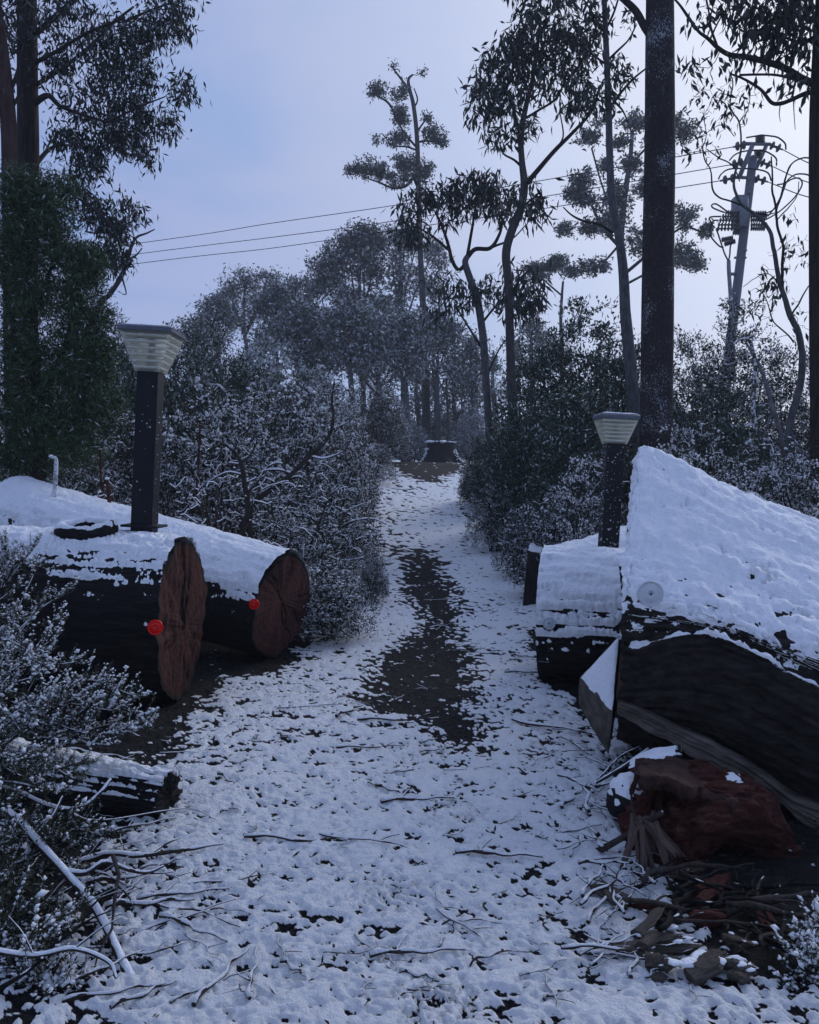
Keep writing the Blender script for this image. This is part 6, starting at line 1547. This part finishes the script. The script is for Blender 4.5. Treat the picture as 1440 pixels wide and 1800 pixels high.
# snowy slabs between the logs and bark pieces strewn below
for i, (a, b, lab) in enumerate([
    ([(1110, 1335, 3.75), (1150, 1318, 3.72), (1195, 1312, 3.7)], [(1105, 1352, 3.6), (1150, 1338, 3.58), (1200, 1330, 3.58)], 'snow-covered board end above the round burl'),
    ([(1215, 1372, 3.5), (1250, 1362, 3.5), (1300, 1362, 3.48)], [(1225, 1385, 3.38), (1260, 1380, 3.36), (1310, 1378, 3.36)], 'snow-covered bark scrap behind the torn red chunk')]):
    plate('timber_scrap', lab, [P(*p) for p in a], [P(*p) for p in b], (0, 0, -.03), BARK_BLACK, 40 + i, 'timber', .012)
SCR = [((1068, 1590), (1150, 1640), .05, WOOD_GREY, 'curled bark piece with one red edge below the torn red chunk'), ((1100, 1608), (1195, 1650), .03, WOOD_RED, 'pointed red splinter lying below the torn red chunk'), ((1120, 1690), (1175, 1642), .06, WOOD_GREY, 'pale arched bark piece on the lower right snow'),
       ((1140, 1680), (1195, 1676), .05, WOOD_GREY, 'small pale chip beside the arched bark piece'), ((1100, 1700), (1260, 1690), .045, WOOD_GREY, 'long snow-topped grey root across the lower right'), ((1230, 1640), (1310, 1660), .06, WOOD_RED, 'flat dark red wood slab in the shade under the huge log'), ((1250, 1600), (1300, 1575), .08, WOOD_RED, 'rough red lump in the shade under the huge log'),
       ((1330, 1600), (1385, 1690), .03, WOOD_RED, 'thin dark red splinter leaning in the shade at the right'), ((1290, 1672), (1340, 1700), .03, WOOD_GREY, 'grey splinter in the shade under the huge log'), ((1150, 1725), (1190, 1735), .06, WOOD_GREY, 'snow-capped wood lump below the grey root'), ((1225, 1740), (1290, 1720), .08, WOOD_GREY, 'larger snow-capped wood lump right of the grey root'), ((1290, 1730), (1330, 1745), .07, WOOD_GREY, 'snow-capped lump farthest right of the grey root')]
for i, ((x0, y0), (x1, y1), w, m_, lab) in enumerate(SCR):
    X0, Y0 = gpos(x0, y0); X1, Y1 = gpos(x1, y1)
    splinter_pile('wood_piece', lab, (X0, Y0, .02), (X1, Y1, .03), w * .7, w * .55, 5 if w > .04 else 3, m_, 20 + i, 'wood piece', w * .3, snow=m_ is WOOD_GREY)
# dark bare roots and twigs filling the shade under the huge log
for i in range(30):
    px, py = rk.uniform(1110, 1430), rk.uniform(1560, 1760)
    if py > 1600 + (px - 1100) * .45: continue
    x, y = gpos(px, py)
    stick(BARE_K + rk.randrange(3), x, y, rk.uniform(.15, .5), math.radians(rk.gauss(20, 50)), 'dark snowless root or twig in the shade under the huge log', 'dark roots in the shade under the huge log', z=float(surf_z(x, y)) + rk.uniform(0, .04), tilt=rk.uniform(-.2, .2), thick=rk.uniform(.6, 1.5), name='dead_root')

# ------------------------------------------------------------------ foreground heath with snow on every sprig
def heath(name, label, base, tips, seed, needle=.017, snow_p=.62, ntw=30, group=None, tw=.075, snow_s=.0052):
    rg = np.random.default_rng(seed); base = np.array(base, float)
    b0 = base.copy(); t = empty(name, b0, label, 'shrub', group)
    wood, leaf, snow = MB(), MB(), MB()
    for tp in tips:
        tp = np.array(tp, float); L = np.linalg.norm(tp - base)
        mid = (base + tp) / 2 + rg.normal(size=3) * .10 * L + np.array([0, 0, .12 * L])
        q = smooth_poly(np.array([base + rg.normal(size=3) * .03, mid, tp]), 22)
        rr = np.linspace(.007, .0022, 22); tube(wood, q - b0, rr, 5)
        tube(snow, q[4:] - b0 + np.array([0, 0, .004]), rr[4:] * .9, 5, .3, seed)
        ax = nrm(q[-1:] - q[8:9])[0]
        T0 = q[rg.integers(7, 22, ntw)] + rg.normal(size=(ntw, 3)) * .002
        d = nrm(ax * .75 + rg.normal(size=(ntw, 3)) * np.array([.7, .7, .45]) + np.array([0, 0, .22]))
        ln = tw * (.5 + rg.random(ntw)); T0 = np.vstack([T0, q[-1:]]); d = np.vstack([d, ax[None]]); ln = np.append(ln, tw); n = ntw + 1
        s = np.linspace(0, 1, 5)[None, :, None]
        cur = T0[:, None] + d[:, None] * ln[:, None, None] * s + np.array([0, 0, .018]) * s ** 2
        V, F = tube_batch(cur - b0, np.broadcast_to(np.linspace(.0019, .0009, 5), (n, 5)), 3, cap=False); wood.add(V, F)
        per = 34
        u = rg.random((n, per, 1)); pos = T0[:, None] + d[:, None] * ln[:, None, None] * u + np.array([0, 0, .018]) * u ** 2
        dd = nrm(d[:, None] * .8 + rg.normal(size=(n, per, 3)) * .75)
        k = n * per
        leaf_quads(leaf, (pos - b0).reshape(-1, 3), dd.reshape(-1, 3), needle * (.7 + .6 * rg.random(k)), needle * .22, rg, np.where(rg.random(k) < .12, .5, 0))
        # snow sits in lumps along each sprig, heavier towards its end
        has = rg.random(n) < snow_p; m = has.sum(); ps = 8
        u = np.linspace(.25, 1.08, ps)[None, :, None] + rg.normal(size=(m, ps, 1)) * .05
        sp = T0[has][:, None] + d[has][:, None] * ln[has][:, None, None] * u + np.array([0, 0, .018]) * u ** 2 + np.array([0, 0, .005]) + rg.normal(size=(m, ps, 3)) * .004
        blobs_mesh(snow, (sp - b0).reshape(-1, 3), snow_s * np.exp(rg.normal(0, .38, m * ps)), rg, OCT, .7, .12, axis=np.repeat(d[has], ps, 0) * np.array([1, 1, .6]) + rg.normal(size=(m * ps, 3)) * .3, elong=1.35)
    wood.build('branches', TWIG, t); leaf.build('crown', LEAF_HEATH, t, False); snow.build('snow', SNOW_FINE, t)
    return t
def hp(px, py, Y): return P(px, py, Y)
heath('heath_shrub', 'upper snow-laden heath bush in front of the thick log at the left edge', hp(-60, 1260, 4.3), [hp(x, y, d) for x, y, d in [(60, 1010, 4.2), (20, 985, 4.4), (75, 1055, 4.0), (-10, 1040, 4.2), (95, 1095, 4.1), (40, 1090, 3.9), (85, 1130, 3.9), (120, 1040, 4.6), (0, 1120, 3.9), (60, 1160, 3.8), (100, 1170, 3.8), (-40, 1000, 4.3), (30, 1030, 4.1)]], 301)
heath('heath_shrub', 'middle snow-laden heath bush spreading towards the red sawn end', hp(-40, 1330, 3.9), [hp(x, y, d) for x, y, d in [(95, 1130, 3.7), (130, 1165, 3.7), (150, 1190, 3.6), (110, 1210, 3.5), (60, 1190, 3.6), (20, 1150, 3.6), (130, 1230, 3.5), (70, 1240, 3.4), (10, 1220, 3.4), (90, 1270, 3.4), (40, 1290, 3.3)]], 302)
heath('heath_shrub', 'fan of snowy heath sprigs reaching out below the red sawn end', hp(60, 1320, 3.8), [hp(x, y, d) for x, y, d in [(178, 1200, 3.6), (205, 1215, 3.6), (240, 1225, 3.55), (255, 1255, 3.5), (270, 1280, 3.5), (225, 1280, 3.5), (200, 1250, 3.5), (160, 1240, 3.5), (185, 1310, 3.4), (150, 1290, 3.4)]], 303)
heath('heath_shrub', 'half-bare green heath tangle above the small foreground log', hp(-50, 1400, 3.3), [hp(x, y, d) for x, y, d in [(70, 1330, 3.2), (110, 1350, 3.15), (130, 1370, 3.1), (50, 1370, 3.0), (20, 1340, 3.1), (90, 1390, 3.0), (0, 1300, 3.2), (150, 1340, 3.3)]], 304, snow_p=.25)
heath('heath_shrub', 'dark heath clump at the left edge beside the big curved branch', hp(-70, 1600, 2.75), [hp(x, y, d) for x, y, d in [(20, 1470, 2.8), (0, 1530, 2.7), (40, 1560, 2.65), (10, 1420, 2.9), (-20, 1500, 2.7), (30, 1610, 2.6)]], 305, snow_p=.15)
heath('heath_shrub', 'low green heath sprig on the snow in the left foreground', hp(205, 1690, 2.62), [hp(x, y, d) for x, y, d in [(250, 1735, 2.52), (230, 1760, 2.48), (275, 1755, 2.5), (200, 1750, 2.5)]], 306, snow_p=.12, ntw=14)
heath('heath_shrub', 'small snow-covered heath tuft in the bottom left corner', hp(70, 1770, 2.40), [hp(x, y, d) for x, y, d in [(90, 1700, 2.42), (120, 1730, 2.4), (60, 1720, 2.38), (30, 1690, 2.45), (100, 1760, 2.36)]], 307, snow_p=.9, ntw=16)
heath('heath_shrub', 'snowy heath tuft cut by the right edge low in the picture', hp(1470, 1800, 2.45), [hp(x, y, d) for x, y, d in [(1415, 1660, 2.5), (1440, 1640, 2.55), (1400, 1690, 2.45), (1430, 1700, 2.4), (1460, 1670, 2.5), (1405, 1740, 2.38)]], 308, snow_p=.8)
heath('heath_shrub', 'ragged heath sprigs beside the log behind the tall lamp', hp(-1, 1050, 4.9), [hp(x, y, d) for x, y, d in [(40, 985, 4.85), (10, 960, 4.9), (80, 1000, 4.8), (60, 960, 5.0), (-20, 940, 5.0)]], 309, snow_p=.9, ntw=18)

heath('heath_shrub', 'dark straggly heath at the left edge under the big curved branch', hp(-30, 1720, 2.5), [hp(x, y, d) for x, y, d in [(70, 1600, 2.6), (30, 1580, 2.6), (110, 1640, 2.5), (60, 1660, 2.45), (0, 1640, 2.5), (130, 1600, 2.6)]], 310, snow_p=.25)
heath('heath_shrub', 'dark twiggy heath between the small foreground log and the big curved branch', hp(20, 1540, 2.95), [hp(x, y, d) for x, y, d in [(110, 1450, 3.0), (150, 1490, 2.95), (90, 1480, 2.9), (60, 1440, 3.0), (180, 1470, 3.0), (130, 1530, 2.85)]], 311, snow_p=.2)
for i in range(26):
    px, py = rk.uniform(-10, 240), rk.uniform(1440, 1790)
    if px > 60 + (py - 1440) * .55: continue
    x, y = gpos(px, py)
    stick(rk.choice((0, 2, 4, 7, BARE_K, BARE_K + 1)), x, y, rk.uniform(.2, .55), math.radians(rk.uniform(-80, 80)), 'thin twig in the dark tangle at the lower left edge', 'tangled twigs at the lower left edge', z=float(surf_z(x, y)) + rk.uniform(.01, .10), tilt=rk.uniform(-.5, .5), thick=rk.uniform(.35, .7), name='tangled_twig')
# ------------------------------------------------------------------ loose leaf and bark litter poking through the snow
def litter():
    rg = np.random.default_rng(66); N = 26000
    y = 1.9 + 9 * rg.random(N) ** 1.3; x = rg.uniform(-1, 1, N) * (1.2 + .5 * y)
    off = np.abs(x - path_c(y)) - path_w(y)
    pr = .05 + .8 * mulch(x, y) + .26 * sstep(-.2, .7, off)
    # thick under the logs
    pr = np.maximum(pr, .85 * shelter(x, y))
    keep = rg.random(N) < np.clip(pr, 0, 1); x, y = x[keep], y[keep]; n = len(x)
    z = surf_z(x, y) + .002 + .008 * rg.random(n)
    d = rg.normal(size=(n, 3)) * np.array([1, 1, .28])
    mb = MB(); leaf_quads(mb, np.stack([x, y, z], -1), d, .012 + .035 * rg.random(n) ** 1.6, .004 + .008 * rg.random(n), rg, np.where(rg.random(n) < .07, .9, 0), bend=.08)
    o = mb.build('leaf_litter', m_leaf('dead_leaf', (.006, .006, .006), (.030, .026, .025)), None, False)
    tag(o, 'dark dead leaves and bark flakes strewn on the snow', 'leaf litter', None, 'stuff')
litter()

# ------------------------------------------------------------------ cold damp air
def haze():
    x0, x1, y0, y1, z0, z1 = -125, 125, -32, 102, -2.0, 24
    v = [(x, y, z) for z in (z0, z1) for y in (y0, y1) for x in (x0, x1)]
    f = [[0, 2, 3, 1], [4, 5, 7, 6], [0, 1, 5, 4], [2, 6, 7, 3], [0, 4, 6, 2], [1, 3, 7, 5]]
    m = bpy.data.materials.new('cold_air'); m.use_nodes = True; n = m.node_tree.nodes; n.clear()
    o = n.new('ShaderNodeOutputMaterial'); pv = n.new('ShaderNodeVolumePrincipled')
    pv.inputs['Color'].default_value = (.86, .9, 1, 1); pv.inputs['Density'].default_value = HAZE; pv.inputs['Anisotropy'].default_value = .2
    m.node_tree.links.new(pv.outputs[0], o.inputs['Volume'])
    b = MB(); b.add(np.array(v, float), np.array(f)); ob = b.build('haze', m, None, False)
    tag(ob, 'thin cold haze greying the far trees', 'haze', None, 'stuff')
HAZE = 0.0017
haze()
